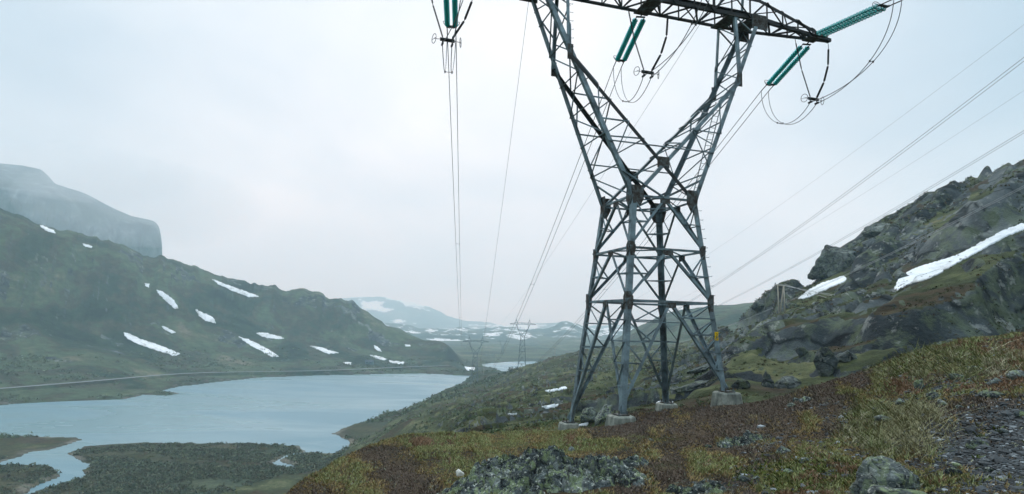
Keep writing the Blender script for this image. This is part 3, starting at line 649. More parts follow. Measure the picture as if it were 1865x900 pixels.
snows = [
 ([(72, 409), (98, 420), (101, 426), (88, 423), (75, 415)], 'small snow patch just under the mountain ridge, highest and farthest left', GA, 400),
 ([(150, 443), (170, 450), (166, 453), (152, 448)], 'tiny snow streak just below the left mountain ridge beneath the misty cliff', GA, 400),
 ([(283, 526), (300, 534), (318, 548), (327, 562), (318, 563), (303, 550), (290, 537)], 'steep tapering snow patch halfway up the mountain below a tiny speck of snow', GA, 400),
 ([(263, 516), (273, 518), (271, 524), (264, 521)], 'tiny speck of snow at the upper tip of the steep tapering patch', GA, 400),
 ([(355, 563), (375, 573), (387, 577), (393, 590), (375, 585), (362, 576)], 'comma shaped snow patch with a broad lower end halfway up the mountain', GA, 400),
 ([(294, 593), (310, 600), (322, 606), (312, 608), (298, 600)], 'small snow patch above the long low streak of snow on the mountain', GA, 400),
 ([(224, 606), (240, 610), (258, 619), (290, 629), (329, 645), (318, 649), (285, 639), (255, 629), (232, 618)], 'long slanting snow streak lowest on the left part of the mountain', GA, 400),
 ([(382, 507), (400, 514), (440, 529), (475, 541), (455, 542), (420, 529), (395, 517)], 'long thin snow streak just under the ridge in the middle of the mountain', GA, 400),
 ([(434, 614), (450, 618), (470, 627), (490, 637), (509, 650), (495, 650), (470, 638), (445, 623)], 'long slanting snow streak above the road below a shorter flat patch', GA, 400),
 ([(466, 607), (480, 606), (500, 611), (521, 617), (500, 618), (478, 614)], 'flat snow patch right above the long slanting streak over the road', GA, 400),
 ([(562, 630), (590, 634), (600, 639), (618, 643), (600, 645), (580, 638)], 'thin ragged snow patch low on the mountain above the turquoise lake', GA, 400),
 ([(679, 629), (690, 633), (696, 641), (686, 639)], 'short snow patch above the small hut on the low end of the mountain', GA, 400),
 ([(673, 647), (690, 649), (705, 655), (700, 657), (685, 653)], 'thin snow strip beside the small hut, the upper of two strips', GA, 400),
 ([(707, 657), (736, 660), (734, 664), (710, 661)], 'thin snow strip right of the small hut, the lower of two strips', GA, 400),
 ([(737, 628), (748, 629), (747, 632), (738, 632)], 'tiny flat snow patch near the rounded right end of the mountain', GA, 400),
 ([(625, 660), (642, 661), (640, 665), (628, 664)], 'tiny snow patch left of the hut just above the road', GA, 400),
 ([(845, 668), (866, 670), (864, 675), (849, 675)], 'flat snow patch on the lake shore beside the far left pylon', GA, 400),
 ([(1452, 545), (1475, 528), (1500, 515), (1538, 503), (1542, 511), (1520, 522), (1490, 535), (1465, 545)], 'short white snow patch on the rocky hillside right of the wooden poles', GB, 100),
 ([(1629, 528), (1636, 508), (1660, 492), (1700, 479), (1740, 467), (1780, 447), (1820, 424), (1867, 406), (1900, 395), (1900, 412), (1866, 419), (1830, 433), (1790, 456), (1750, 476), (1710, 500), (1680, 513), (1655, 518), (1636, 530)], 'long broad white snow band climbing the rocky hillside at right', GB, 60),
 ([(988, 713), (1010, 710), (1041, 701), (1032, 709), (1000, 715)], 'thin snow streak left of the near pylon, highest of those on the scrubby slope', GC, 40),
 ([(985, 741), (1005, 738), (1019, 734), (1015, 741), (995, 745)], 'small ragged snow patch left of the near pylon, middle of those on the scrubby slope', GC, 40),
 ([(922, 756), (942, 754), (938, 759)], 'tiny snow patch farthest left on the scrubby slope below the near pylon', GC, 40),
 ([(1194, 736), (1200, 729), (1222, 724), (1228, 732), (1222, 740), (1197, 741)], 'small white snow patch just behind the rear concrete footing', GC, 34),
 ([(1050, 777), (1072, 769), (1070, 776)], 'narrow snow sliver between the two left concrete footings', GC, 20),
]
for P, lb, gp, rmin in snows: snow_patch(P, lb, gp, rmin, lift=.0007 if gp == GA else .0014)

# ------------------------------------------------------------------ steel pylon
ms = mat('weathered galvanised steel', (.16, .2, .22), .55, .35, .4); g = nd(ms, 'ShaderNodeTexCoord'); P_ = g.outputs['Object']
a_ = noise(ms, P_, 1.3, 8, .7); c_ = ramp(ms, a_, [(.33, (.06, .07, .07)), (.46, (.15, .195, .215)), (.60, (.24, .32, .35)), (.72, (.33, .41, .44))])
c_ = mixc(ms, ramp(ms, noise(ms, P_, .6, 6, .7, .5), [(.57, (0, 0, 0)), (.68, (.6, .6, .6))]), c_, (.085, .065, .05)); lk(ms, c_, BC(ms))
mrust = mat('rusty gusset steel', (.1, .07, .05), .8, .1, .2); g = nd(mrust, 'ShaderNodeTexCoord')
vo = nd(mrust, 'ShaderNodeTexVoronoi', Scale=9.0); lk(mrust, g.outputs['Object'], vo.inputs['Vector'])
c_ = ramp(mrust, noise(mrust, g.outputs['Object'], 5, 8, .75), [(.38, (.045, .032, .026)), (.5, (.09, .08, .07)), (.62, (.15, .19, .20))])
c_ = mixc(mrust, ramp(mrust, vo.outputs['Distance'], [(.16, (1, 1, 1)), (.22, (0, 0, 0))]), c_, (.035, .03, .028)); lk(mrust, c_, BC(mrust))
mdark = mat('underside shade steel', (.035, .036, .036), .6, .2, .3)  # underside shade of the upper steelwork is put into this darker colour
mconc = mat('old concrete', (.4, .4, .37), .9); g = nd(mconc, 'ShaderNodeTexCoord')
c_ = ramp(mconc, noise(mconc, g.outputs['Object'], 2.2, 10, .7), [(.33, (.14, .15, .135)), (.5, (.26, .27, .24)), (.66, (.40, .40, .35))])
c_ = mixc(mconc, .8, c_, ramp(mconc, noise(mconc, g.outputs['Object'], 3.5, 6, .6, .3, (1, 1, .18)), [(.38, (.5, .52, .5)), (.6, (1.15, 1.15, 1.1))]), 'MULTIPLY'); lk(mconc, c_, BC(mconc)); bump(mconc, noise(mconc, g.outputs['Object'], 8, 8, .7), .5, .03)

zT, zK, aK, dK, aT, dT, aP, aE = 15.27, 11.8513, 4.3923, 1.0332, 5.9024, .7015, 4.3894, 10.9
def pylon(place, name, label, group, feet_z, levels, SLp, detail, k=1.0):
    """place(a,b,z)->world point; levels: heights of the horizontal frames below the waist"""
    base = place(0, 0, min(feet_z)); root = empty(name, base, label, 'pylon', group)
    org = Vector(base)
    def out(mb, nm, mt, par=None):
        if mb.n == 0: return None
        for i_, v in enumerate(mb.v): mb.v[i_] = v-np.array(org)
        return mb.build(nm, mt, par or root)
    da = place(1, 0, 0)-place(0, 0, 0); db = place(0, 1, 0)-place(0, 0, 0); dz = np.array((0, 0, 1.0))
    def bar(nm, p, q, w, n1=None, n2=None, mt=None, t=None, ext=0):
        mb = MB(); p = np.array(p); q = np.array(q)
        if detail and n1 is not None: mb.angle(p, q, w, t or w*.13, n1, n2)
        elif detail:
            d = q-p; mb.angle(p, q, w, w*.13, np.cross(d, dz) if abs(d[2])/np.linalg.norm(d) < .95 else da, dz)
        else: mb.beam(p, q, w*k)
        return out(mb, nm, mt or ms)
    wz = lambda z: DW1+SLp*(Z1-z)
    C = lambda i, z: place(SX[i]*wz(z), SY[i]*wz(z), z)
    lw = .235 if detail else .3
    for i in range(4):
        n1 = -SX[i]*da; n2 = -SY[i]*db
        lg = bar('leg', C(i, feet_z[i]), C(i, Z1+.1), lw, n1, n2, t=.035)
        if detail:
            # concrete footing: tapered block under the leg, turned with the body
            c = C(i, feet_z[i]); h = (1.35, 1.2, .75, .85)[i]; tw_, bw = (.47, .47, .43, .40)[i], (.62, .60, .52, .48)[i]
            mb = MB(); V = []
            for z_, s_, ch in ((0, tw_-.05, .12), (-.05, tw_, .14), (-h, bw, .14), (-h-1.2, bw, .14)):
                for x, y in ((-s_, -s_+ch), (-s_+ch, -s_), (s_-ch, -s_), (s_, -s_+ch), (s_, s_-ch), (s_-ch, s_), (-s_+ch, s_), (-s_, s_-ch)): V.append(c+da*x+db*y+dz*(z_-.03))
            Q = [(r_*8+j, r_*8+(j+1) % 8, (r_+1)*8+(j+1) % 8, (r_+1)*8+j) for r_ in range(3) for j in range(8)]
            Q += [(0, 7, 6, 5), (0, 5, 4, 1), (1, 4, 3, 2)]
            mb.add(V, Q); ft = out(mb, 'footing', mconc)
            mb = MB(); mb.beam(c+dz*.0-da*.25, c+da*.25, .5, .05); 
            for x in (-.18, .18):
                for y in (-.18, .18): mb.beam(c+da*x+db*y, c+da*x+db*y+dz*.16, .05)
            out(mb, 'base_plate', mrust)
    Z = [Z1]+levels
    dw = .115 if detail else .16
    hw = .095 if detail else .14
    sw = .055
    for li, zt in enumerate(Z):
        last = li == len(Z)-1
        mids = []
        for f in range(4):
            g_ = (f+1) % 4; A, B = C(f, zt), C(g_, zt); mids.append((A+B)/2)
            nout = (mids[-1]-place(0, 0, zt)); nout = nout/np.linalg.norm(nout)
            bar('horizontal', A, B, hw, -nout, dz)
            if not last or True:
                for s_, i_ in ((0, f), (1, g_)):
                    zb = feet_z[i_]+.1 if last else Z[li+1]
                    Bt = C(i_, zb); Tp = mids[-1]; Lt = C(i_, zt)
                    tng = (B-A)/np.linalg.norm(B-A)*(1 if s_ == 0 else -1)
                    bar('brace', Bt, Tp-dz*.06, dw*(1.15 if last else 1), tng*-1, -nout)
                    if not detail: continue
                    ts = [.5] if not last else [.22, .42, .62, .82]
                    prev = Lt
                    Dp = lambda t: Bt+(Tp-Bt)*t
                    Lp = lambda t: Bt+(Lt-Bt)*t
                    if not last:
                        bar('strut', Dp(.52), Lp(.52), sw); bar('strut', Dp(.52), Lp(.98), sw)
                    else:
                        for t in ts: bar('strut', Dp(t), Lp(t), sw)
                        for t0, t1 in zip(ts, ts[1:]+[1.0]): bar('strut', Dp(t0), Lp(t1), sw)
        if detail:
            for f in range(4): bar('plan_brace', mids[f], mids[(f+1) % 4], .065)
            ftz = None
            for i in range(4):       # ties round each corner between the diagonals of the two faces
                f1, f0 = i, (i-1) % 4
                zb = feet_z[i]+.1 if last else Z[li+1]; Bt = C(i, zb)
                for t in ((.52,) if not last else (.42, .62, .82)):
                    bar('corner_tie', Bt+(mids[f1]-Bt)*t, Bt+(mids[f0]-Bt)*t, .045)
    # gusset plates at the body nodes, on both faces of each leg
    if detail:
        for li, (zt, h, w) in enumerate(zip(Z, (1.0, .72, 1.0), (.56, .30, .31))):
            for i in range(4):
                mb = MB()
                for dd, nn in ((da*-SX[i], db*SY[i]), (db*-SY[i], da*SX[i])):
                    c = C(i, zt)+nn*.012
                    up_ = .42*h if li else .5*h
                    V = [c-dz*(h-up_)+dd*.06, c-dz*(h-up_)+dd*w*.62, c-dz*h*.1+dd*w, c+dz*h*.2+dd*w, c+dz*up_+dd*w*(.9 if li == 0 else .6), c+dz*up_]
                    V = [v-dd*.03 for v in V]
                    mb.add(V+[v+nn*.02 for v in V], [(0, 1, 2, 3), (0, 3, 4, 5), (9, 8, 7, 6), (11, 10, 9, 6)]+[(j, (j+1) % 6, (j+1) % 6+6, j+6) for j in range(6)])
                out(mb, 'gusset_plate', mrust)
            for f in range(4):
                m0 = (C(f, zt)+C((f+1) % 4, zt))/2; tn_ = C((f+1) % 4, zt)-C(f, zt); tn_ /= np.linalg.norm(tn_)
                mb = MB(); mb.beam(m0-tn_*.24-dz*.10, m0+tn_*.24-dz*.10, .03, .24); out(mb, 'joint_plate', mrust)
    # fork
    O = lambda s, b, t: place(s*(DW1+(aT-DW1)*t), b*(DW1+(dT-DW1)*t), Z1+(zT-Z1)*t)
    I = lambda s, b, t: place(s*(-DW1+(aK+DW1)*t), b*(DW1+(dK-DW1)*t), Z1+(zK-Z1)*t)
    Pp = lambda s, b, t: place(s*(aK+(aP-aK)*t), b*(dK+(dT-dK)*t), zK+(zT-zK)*t)
    tK = (zK-Z1)/(zT-Z1)
    cw = .20 if detail else .24
    for s_ in (-1, 1):
        for b_ in (-1, 1):
            bar('fork_chord', O(s_, b_, 0), O(s_, b_, 1.02), cw, -s_*da, -b_*db, t=.03)
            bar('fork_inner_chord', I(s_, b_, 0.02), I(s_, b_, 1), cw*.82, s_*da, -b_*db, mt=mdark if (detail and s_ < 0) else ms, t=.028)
            bar('fork_post', Pp(s_, b_, 0), Pp(s_, b_, 1.0), cw*.72, s_*da, -b_*db, t=.025)
        for b_ in (-1, 1):
            # near and far faces: zigzag between outer chord and inner chord/post
            def inner(z): return I(s_, b_, (z-Z1)/(zK-Z1)) if z < zK else Pp(s_, b_, (z-zK)/(zT-zK))
            def outer(z): return O(s_, b_, (z-Z1)/(zT-Z1))
            zs = [8.9, 10.5, 11.85, 13.2, 14.4, 15.25] if detail else [8.6, 10.6, 12.5, 14.0, 15.2]
            for j in range(len(zs)-1):
                a0, a1 = (inner, outer) if j % 2 else (outer, inner)
                bar('fork_lacing', a0(zs[j]), a1(zs[j+1]), .06 if detail else .12)
            if detail:
                for z_ in (8.9, 11.85): bar('fork_tie', inner(z_), outer(z_), .06)
                bar('fork_lacing', inner(8.9), outer(7.2), .06)
        # outer face and inner face: between near and far chords
        ts = [0.0, .14, .28, .42, .56, .70, .84, 1.0] if detail else [0, .33, .66, 1.0]
        for j in range(len(ts)-1):
            b_ = 1 if j % 2 else -1
            bar('side_lacing', O(s_, b_, ts[j]), O(s_, -b_, ts[j+1]), .062 if detail else .1)
            if detail and j > 0: bar('side_tie', O(s_, 1, ts[j]), O(s_, -1, ts[j]), .07)
        if detail:
            ti = [.42, .55, .68, .84, 1.0]
            for j in range(len(ti)-1):
                b_ = 1 if j % 2 else -1; bar('side_lacing', I(s_, b_, ti[j]), I(s_, -b_, ti[j+1]), .065)
                bar('side_tie', I(s_, 1, ti[j]), I(s_, -1, ti[j]), .065)
            tp = [0, .33, .66, 1]
            for j in range(3):
                b_ = 1 if j % 2 else -1; bar('side_lacing', Pp(s_, b_, tp[j]), Pp(s_, -b_, tp[j+1]), .06)
            for b_ in (-1, 1):
                mb = MB(); c = Pp(s_, b_, 0); mb.beam(c-dz*.35+da*0, c+dz*.35, .26, .03, db); out(mb, 'gusset_plate', mrust)
                mb = MB(); c = O(s_, b_, .99); mb.beam(c-da*.45*1, c+da*.45, .05, .75, dz); out(mb, 'gusset_plate', mrust)
    if detail:   # crossing of the inner chords
        tc = DW1/(aK+DW1)
        for b_ in (-1, 1):
            c = I(1, b_, tc); mb = MB(); mb.beam(c-da*.3, c+da*.3, .03, .5, dz); out(mb, 'gusset_plate', mrust)
            for z_ in ((7.9,) if b_ < 0 else (7.5,)):
                bar('fork_tie', O(-1, b_, (z_-Z1)/(zT-Z1)), O(1, b_, (z_-Z1)/(zT-Z1)), .065)
            bar('fork_lacing', O(-1, b_, .11), place(0, b_*1.55, Z1), .1)
            bar('fork_lacing', O(1, b_, .11), place(0, b_*1.55, Z1), .1)
        bar('side_tie', I(1, 1, tc), I(1, -1, tc), .07)
    # crossarm
    dd_ = lambda a: dT if abs(a) < aT else .10+(dT-.10)*(aE-abs(a))/(aE-aT)
    zt_ = lambda a: 16.40 if abs(a) < aT else 15.40+1.0*(aE-abs(a))/(aE-aT)
    xc = .17 if detail else .26
    for b_ in (-1, 1):
        for nm, zf in (('crossarm_bottom_chord', lambda a: zT), ('crossarm_top_chord', zt_)):
            mb = MB(); xs = [-aE, -aT, 0, aT, aE]
            for x0, x1 in zip(xs, xs[1:]):
                p, q = place(x0, b_*dd_(x0), zf(x0)), place(x1, b_*dd_(x1), zf(x1))
                if detail: mb.angle(p, q, xc, .025, -b_*db, dz if 'bottom' in nm else -dz)
                else: mb.beam(p, q, xc*k)
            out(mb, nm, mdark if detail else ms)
    nx_ = 21 if detail else 9
    xs = np.linspace(-aE+.3, aE-.3, nx_)
    for j in range(nx_-1):
        x0, x1 = xs[j], xs[j+1]
        for b_ in (-1, 1):
            z0, z1_ = (zT, zt_(x1)) if j % 2 else (zt_(x0), zT)
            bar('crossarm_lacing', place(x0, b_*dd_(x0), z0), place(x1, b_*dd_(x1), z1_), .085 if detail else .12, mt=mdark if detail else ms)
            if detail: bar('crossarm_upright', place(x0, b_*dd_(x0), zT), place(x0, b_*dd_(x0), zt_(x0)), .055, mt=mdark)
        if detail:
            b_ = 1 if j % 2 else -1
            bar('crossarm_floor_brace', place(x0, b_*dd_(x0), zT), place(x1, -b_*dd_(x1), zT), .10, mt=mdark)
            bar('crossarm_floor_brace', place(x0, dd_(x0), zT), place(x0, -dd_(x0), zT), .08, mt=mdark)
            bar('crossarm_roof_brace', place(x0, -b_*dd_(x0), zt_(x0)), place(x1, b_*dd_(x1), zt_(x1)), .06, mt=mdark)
    if detail:
        for a_c in (-9.7, -5.6, -4.4, 0, 4.4, 5.6, 9.7):
            mb = MB(); w_ = dd_(a_c)*2+.1; mb.beam(place(a_c, -w_/2, zT-.03), place(a_c, w_/2, zT-.03), .75, .05); out(mb, 'crossarm_plate', mrust)
    for s_ in (-1, 1):
        mb = MB(); top = place(s_*5.6, 0, 19.2)
        for a_ in (4.4, 5.9):
            for b_ in (-1, 1):
                p = place(s_*a_, b_*dT, 16.4)
                (mb.angle(p, top, .1, .015, da, db) if detail else mb.beam(p, top, .18*k))
        if detail:
            for f_ in (.3, .6):
                q4 = [place(s_*a_, b_*dT, 16.4)*(1-f_)+top*f_ for a_, b_ in ((4.4, -1), (5.9, -1), (5.9, 1), (4.4, 1))]
                for j in range(4): mb.beam(q4[j], q4[(j+1) % 4], .05)
        else: mb.beam(top, top+dz*1.5, .12)
        out(mb, 'earth_wire_peak', ms)
    # step bolts up one leg and one post
    if detail:
        proto = None
        def bolt(p, d_):
            nonlocal proto
            if proto is None:
                mb = MB(); mb.tube([(0, 0, 0), (.17, 0, 0), (.17, 0, .035)], .011, 5); proto = mb.build('step_bolt', ms, root); o = proto
            else: o = proto.copy(); link(o); o.parent = root
            o.location = Vector(p)-org; o.rotation_euler = (0, 0, math.atan2(d_[1], d_[0]))
        for z_ in np.arange(-1.2, 5.4, .42): bolt(C(1, z_), da)
        for z_ in np.arange(12.1, 15, .42): bolt(Pp(-1, -1, (z_-zK)/(zT-zK))+da*.0, da)
    return root
near_place = T
root = pylon(T, 'pylon', 'huge grey steel lattice pylon on concrete footings in front of the rocky hill', None, list(ZF), [3.1905, .9247], SL, True)
# caged ladder strip inside the right fork
mb = MB()
for off in (-.16, .16):
    mb.beam(T(2.9+off, .6, 6.0), T(4.3+off, .5, 11.2), .035)
for t in np.arange(.02, 1, .06):
    c = T(2.9, .6, 6.0)*(1-t)+T(4.3, .5, 11.2)*t; mb.beam(c-np.array([.16*ca, .16*sa, 0]), c+np.array([.16*ca, .16*sa, 0]), .02)
mb.v = [v-np.array(root.location) for v in mb.v]; mb.build('ladder', ms, root)

# yellow number sign on the right leg
my = mat('yellow sign enamel', (.95, .60, .01), .5); mk = mat('black sign lettering', (.01, .01, .01), .6)
zc = -.42; w = DW1+SL*(Z1-zc); cS = T(w-.10, -w-.03, zc)
mb = MB(); da3 = np.array([ca, sa, 0]); db3 = np.array([-sa, ca, 0]); dz3 = np.array([0, 0, 1.0])
mb.beam(-da3*.085, da3*.085, .02, .36, dz3); sg = mb.build('number_sign', my, None); sg.location = cS
tag(sg, 'small yellow plate with black figures fixed to the right front pylon leg', 'sign')
mb = MB()
for (x0, z0, x1, z1_) in ((-.045, .10, .045, .10), (.045, .10, .0, .0), (-.04, -.03, .04, -.03), (.04, -.03, .04, -.075), (.04, -.075, -.04, -.075), (-.04, -.075, -.04, -.12), (-.04, -.12, .04, -.12)):
    mb.beam(da3*x0+dz3*z0-db3*.013, da3*x1+dz3*z1_-db3*.013, .02, .006, db3)
mb.build('lettering', mk, sg)

# ------------------------------------------------------------------ far pylons
mfs = ms
def far_place(px, py, r, yaw):
    c = at(px, py, r); c_, s_ = math.cos(yaw), math.sin(yaw)
    return (lambda a, b, z: np.array([c[0]+a*c_-b*s_, c[1]+a*s_+b*c_, c[2]+(z-zT)])), c
def far_pylon(px, py, r, yaw, label):
    pl, c = far_place(px, py, r, yaw); fz = []
    for i in range(4):
        q = pl(SX[i]*3.3, SY[i]*3.3, 0); fz.append(float(height(q[0], q[1]))-(c[2]-zT)-.3)
    zb = min(fz); n = 6; lv = [Z1+(max(fz)-Z1)*t for t in (.13, .27, .42, .58, .76)]
    return pylon(pl, 'pylon', label, 'far pylons down the valley', fz, lv, .062, False, k=1.3), pl
pA, plA = far_pylon(866.5, 622.5, 514, .06, 'far grey lattice pylon standing by the end of the lake, left of the two')
pB, plB = far_pylon(952.5, 590.8, 512, 0.0, 'far grey lattice pylon behind the scrubby slope, right of the two')
pC, plC = far_pylon(892, 648, 1020, .06, 'faint hazy pylon farther down the valley between the two bigger far pylons')
pD, plD = far_pylon(916, 622, 1080, .0, 'faint hazy pylon farthest off, seen just left of the far right pylon')

# ------------------------------------------------------------------ insulators
mgl = mat('teal insulator glass', (.0, .30, .29), .12, 0, .6); mgl.node_tree.nodes['Principled BSDF'].inputs['Transmission Weight'].default_value = .30
lw_ = nd(mgl, 'ShaderNodeLayerWeight', Blend=.35); lk(mgl, mixc(mgl, lw_.outputs['Facing'], (.0, .48, .45), (.0, .70, .66)), BC(mgl))
mcap = mat('dark iron cap', (.03, .035, .035), .5, .5)
mpoly = mat('black insulator rubber', (.012, .013, .015), .55)
mwire = mat('aluminium conductor', (.16, .17, .18), .4, .5)
mwire2 = mat('bright aluminium conductor', (.45, .47, .48), .45, .3)
disc_me = None
def disc_meshes():
    mb = MB(); pr = [(.02, .045), (.05, .042), (.09, .03), (.138, .008), (.148, -.008), (.14, -.018), (.11, -.006), (.095, -.02), (.08, -.004), (.06, -.018), (.03, -.005)]
    mb.lathe(pr, 14); me = np_mesh('glass_disc', np.concatenate(mb.v), [np.concatenate(mb.q)], mgl, True)
    mb = MB(); mb.lathe([(0, .115), (.035, .112), (.045, .09), (.048, .045), (.02, .04)], 10); mb.lathe([(.018, .0), (.018, -.06), (0, -.06)], 8)
    c = np_mesh('cap', np.concatenate(mb.v), [np.concatenate(mb.q)], mcap, True); return me, c
disc_me, cap_me = disc_meshes()
def frame(d):
    d = np.array(d, float); d /= np.linalg.norm(d); s = np.cross(d, (0, 0, 1.0)); s /= np.linalg.norm(s); u = np.cross(s, d); return d, s, u
def tension_set(A, E, label, group, ndisc=21):
    """twin glass strings from the arm at A to the yoke at E; returns yoke centre and frame"""
    d, s, u = frame(E-A); L = np.linalg.norm(E-A)
    rt = empty('tension_insulator', A, label, 'insulator', group)
    mb = MB(); mb.tube([(0, 0, 0), d*.22], .035, 6); mb.beam(d*.22-s*.23, d*.22+s*.23, .10, .035, u); mb.build('top_yoke', mcap, rt)
    rot = Matrix((Vector(np.cross(u, -d)), Vector(u), Vector(-d))).transposed()
    rot = Matrix([list(s), list(np.cross(-d, s)), list(-d)]).transposed()
    p0, p1 = .38, L-.12; pitch = (p1-p0)/ndisc
    for sg_ in (-1, 1):
        mb = MB(); mb.tube([d*.22, d*(L)], .02, 6); st_ = mb.build('glass_string', mcap, rt); st_.location = Vector(s*sg_*.2)
        for j in range(ndisc):
            c = d*(p0+pitch*(j+.7))
            o = bpy.data.objects.new('glass_disc', disc_me); link(o); o.parent = st_; o.matrix_local = Matrix.Translation(Vector(c)) @ rot.to_4x4()
            if j == 0 or True:
                o2 = bpy.data.objects.new('cap', cap_me); link(o2); o2.parent = st_; o2.matrix_local = Matrix.Translation(Vector(c)) @ rot.to_4x4()
    mb = MB(); mb.beam(d*(L+.02)-s*.27, d*(L+.02)+s*.27, .16, .05, u); mb.build('bottom_yoke', mcap, rt)
    for sg_ in (-1, 1):
        th = np.linspace(0, 2*np.pi, 22); c = d*(L-.12)+s*sg_*.22
        mb = MB(); mb.tube([c+s*sg_*.02+(d*math.cos(t)*.17+(s*sg_*.75+u*.66)*math.sin(t)*.24) for t in th], .014, 5, False); mb.tube([d*(L+.02)+s*sg_*.25, c+s*sg_*.18+u*.1], .012, 5); mb.build('arcing_ring', mcap, rt)
    cl = []
    for sg_ in (-1, 1):
        e0 = d*(L+.05)+s*sg_*.22; e1 = d*(L+.75)+s*sg_*.225
        mb = MB(); mb.tube([e0, e1], .028, 6); mb.build('dead_end_clamp', mcap, rt); cl.append(A+e1)
    return cl, (d, s, u)
def jumper_v(aC, label_l, label_r, lab_y, gp):
    """black insulator V hanging from the arm, holding the jumper yoke"""
    dz = np.array([0, 0, 1.0]); bot = T(aC, 0, 11.95)
    for s_, lb, nseg, rad in ((-1, label_l, 2, .045), (1, label_r, 3, .058)):
        top = T(aC+s_*1.08, 0, 15.15); e = bot+da3*s_*.19+dz*.05
        rt = empty('jumper_insulator', top, lb, 'insulator', gp)
        pts = [top+(e-top)*t+da3*s_*.30*math.sin(math.pi*t)*(.35 if s_ < 0 else 1) for t in np.linspace(0, 1, nseg+2)]
        pts = [top]+[top+(e-top)*t+da3*s_*.30*math.sin(math.pi*t)*(.35 if s_ < 0 else 1) for t in np.linspace(.08, 1, nseg+1)]
        mb = MB(); mb.tube(np.array(pts)-top, .016, 5); mb.build('rod', mcap, rt)
        for p, q in zip(pts[1:], pts[2:]):
            d, s, u = frame(q-p); L = np.linalg.norm(q-p); n = max(6, int(L/.05)); prof = []
            for j in range(n):
                z_ = .06+(L-.12)*j/n; prof += [(rad*.5, z_), (rad, z_+.008), (rad*.5, z_+.02)]
            prof += [(rad*.5, L-.05), (.0, L-.05)]
            mb = MB(); mb.lathe(prof, 8, (np.stack([s, np.cross(d, s), d], 1), p-top)); mb.build('rubber_segment', mpoly, rt)
    ry = empty('jumper_yoke', bot, lab_y, 'fitting', 'jumper yokes under the crossarm')
    mb = MB(); mb.beam(-da3*.32, da3*.32, .06, .14, dz); mb.beam(-db3*.1, db3*.1, .3, .03, dz); mb.build('plate', mcap, ry)
    cl = []
    for s_ in (-1, 1):
        th = np.linspace(0, 2*np.pi, 22); c = da3*s_*.58-dz*.02; ax = db3*.8+da3*.3*s_
        mb = MB(); mb.tube([c+(dz*math.cos(t)+ax*math.sin(t))*.21 for t in th], .014, 5, False); mb.tube([da3*s_*.3, c], .013, 5); mb.tube([c-ax*.2, c+ax*.2], .01, 5); mb.build('corona_ring', mcap, ry)
        mb = MB(); q = da3*s_*.21-dz*.2; mb.beam(da3*s_*.21, q, .04); mb.beam(q-db3*.13, q+db3*.13, .07, .08, dz); mb.build('wire_clamp', mcap, ry); cl.append(bot+q)
    return cl
def sag_curve(A, B, s, n=60):
    t = np.linspace(0, 1, n)[:, None]; P = A*(1-t)+B*t; P[:, 2] -= (4*s*t*(1-t))[:, 0]; return P
def fit_sag(A, B, uv, smax=60):
    best = (1e9, 0)
    for s in np.linspace(0, smax, 241):
        P = sag_curve(A, B, s, 400); P = P[P[:, 1] > 2]; u, v = proj((P[:, 0], P[:, 1], P[:, 2])); d = np.hypot(u-uv[0], v-uv[1]).min()
        if d < best[0]: best = (d, s)
    return best[1]
def wire(P, r, label, group, mt=None, name='conductor', cat='wire'):
    P = np.asarray(P); c = P[0].copy(); mb = MB(); mb.tube(P-c, r, 5); o = mb.build(name, mt or mwire, None, True); o.location = c
    return tag(o, label, cat, group)
def spacer(p, q, label, gp='spacers between the twin wires'):
    p, q = np.array(p), np.array(q); c = (p+q)/2; mb = MB(); mb.tube([p-c, q-c], .014, 5)
    for e in (p, q): mb.beam(e-c-(0, 0, .045), e-c+(0, 0, .045), .06)
    o = mb.build('wire_spacer', mcap); o.location = c; tag(o, label, 'spacer', gp)
def bez(p0, p1, p2, p3, n=30):
    t = np.linspace(0, 1, n)[:, None]; return (1-t)**3*p0+3*(1-t)**2*t*p1+3*(1-t)*t*t*p2+t**3*p3

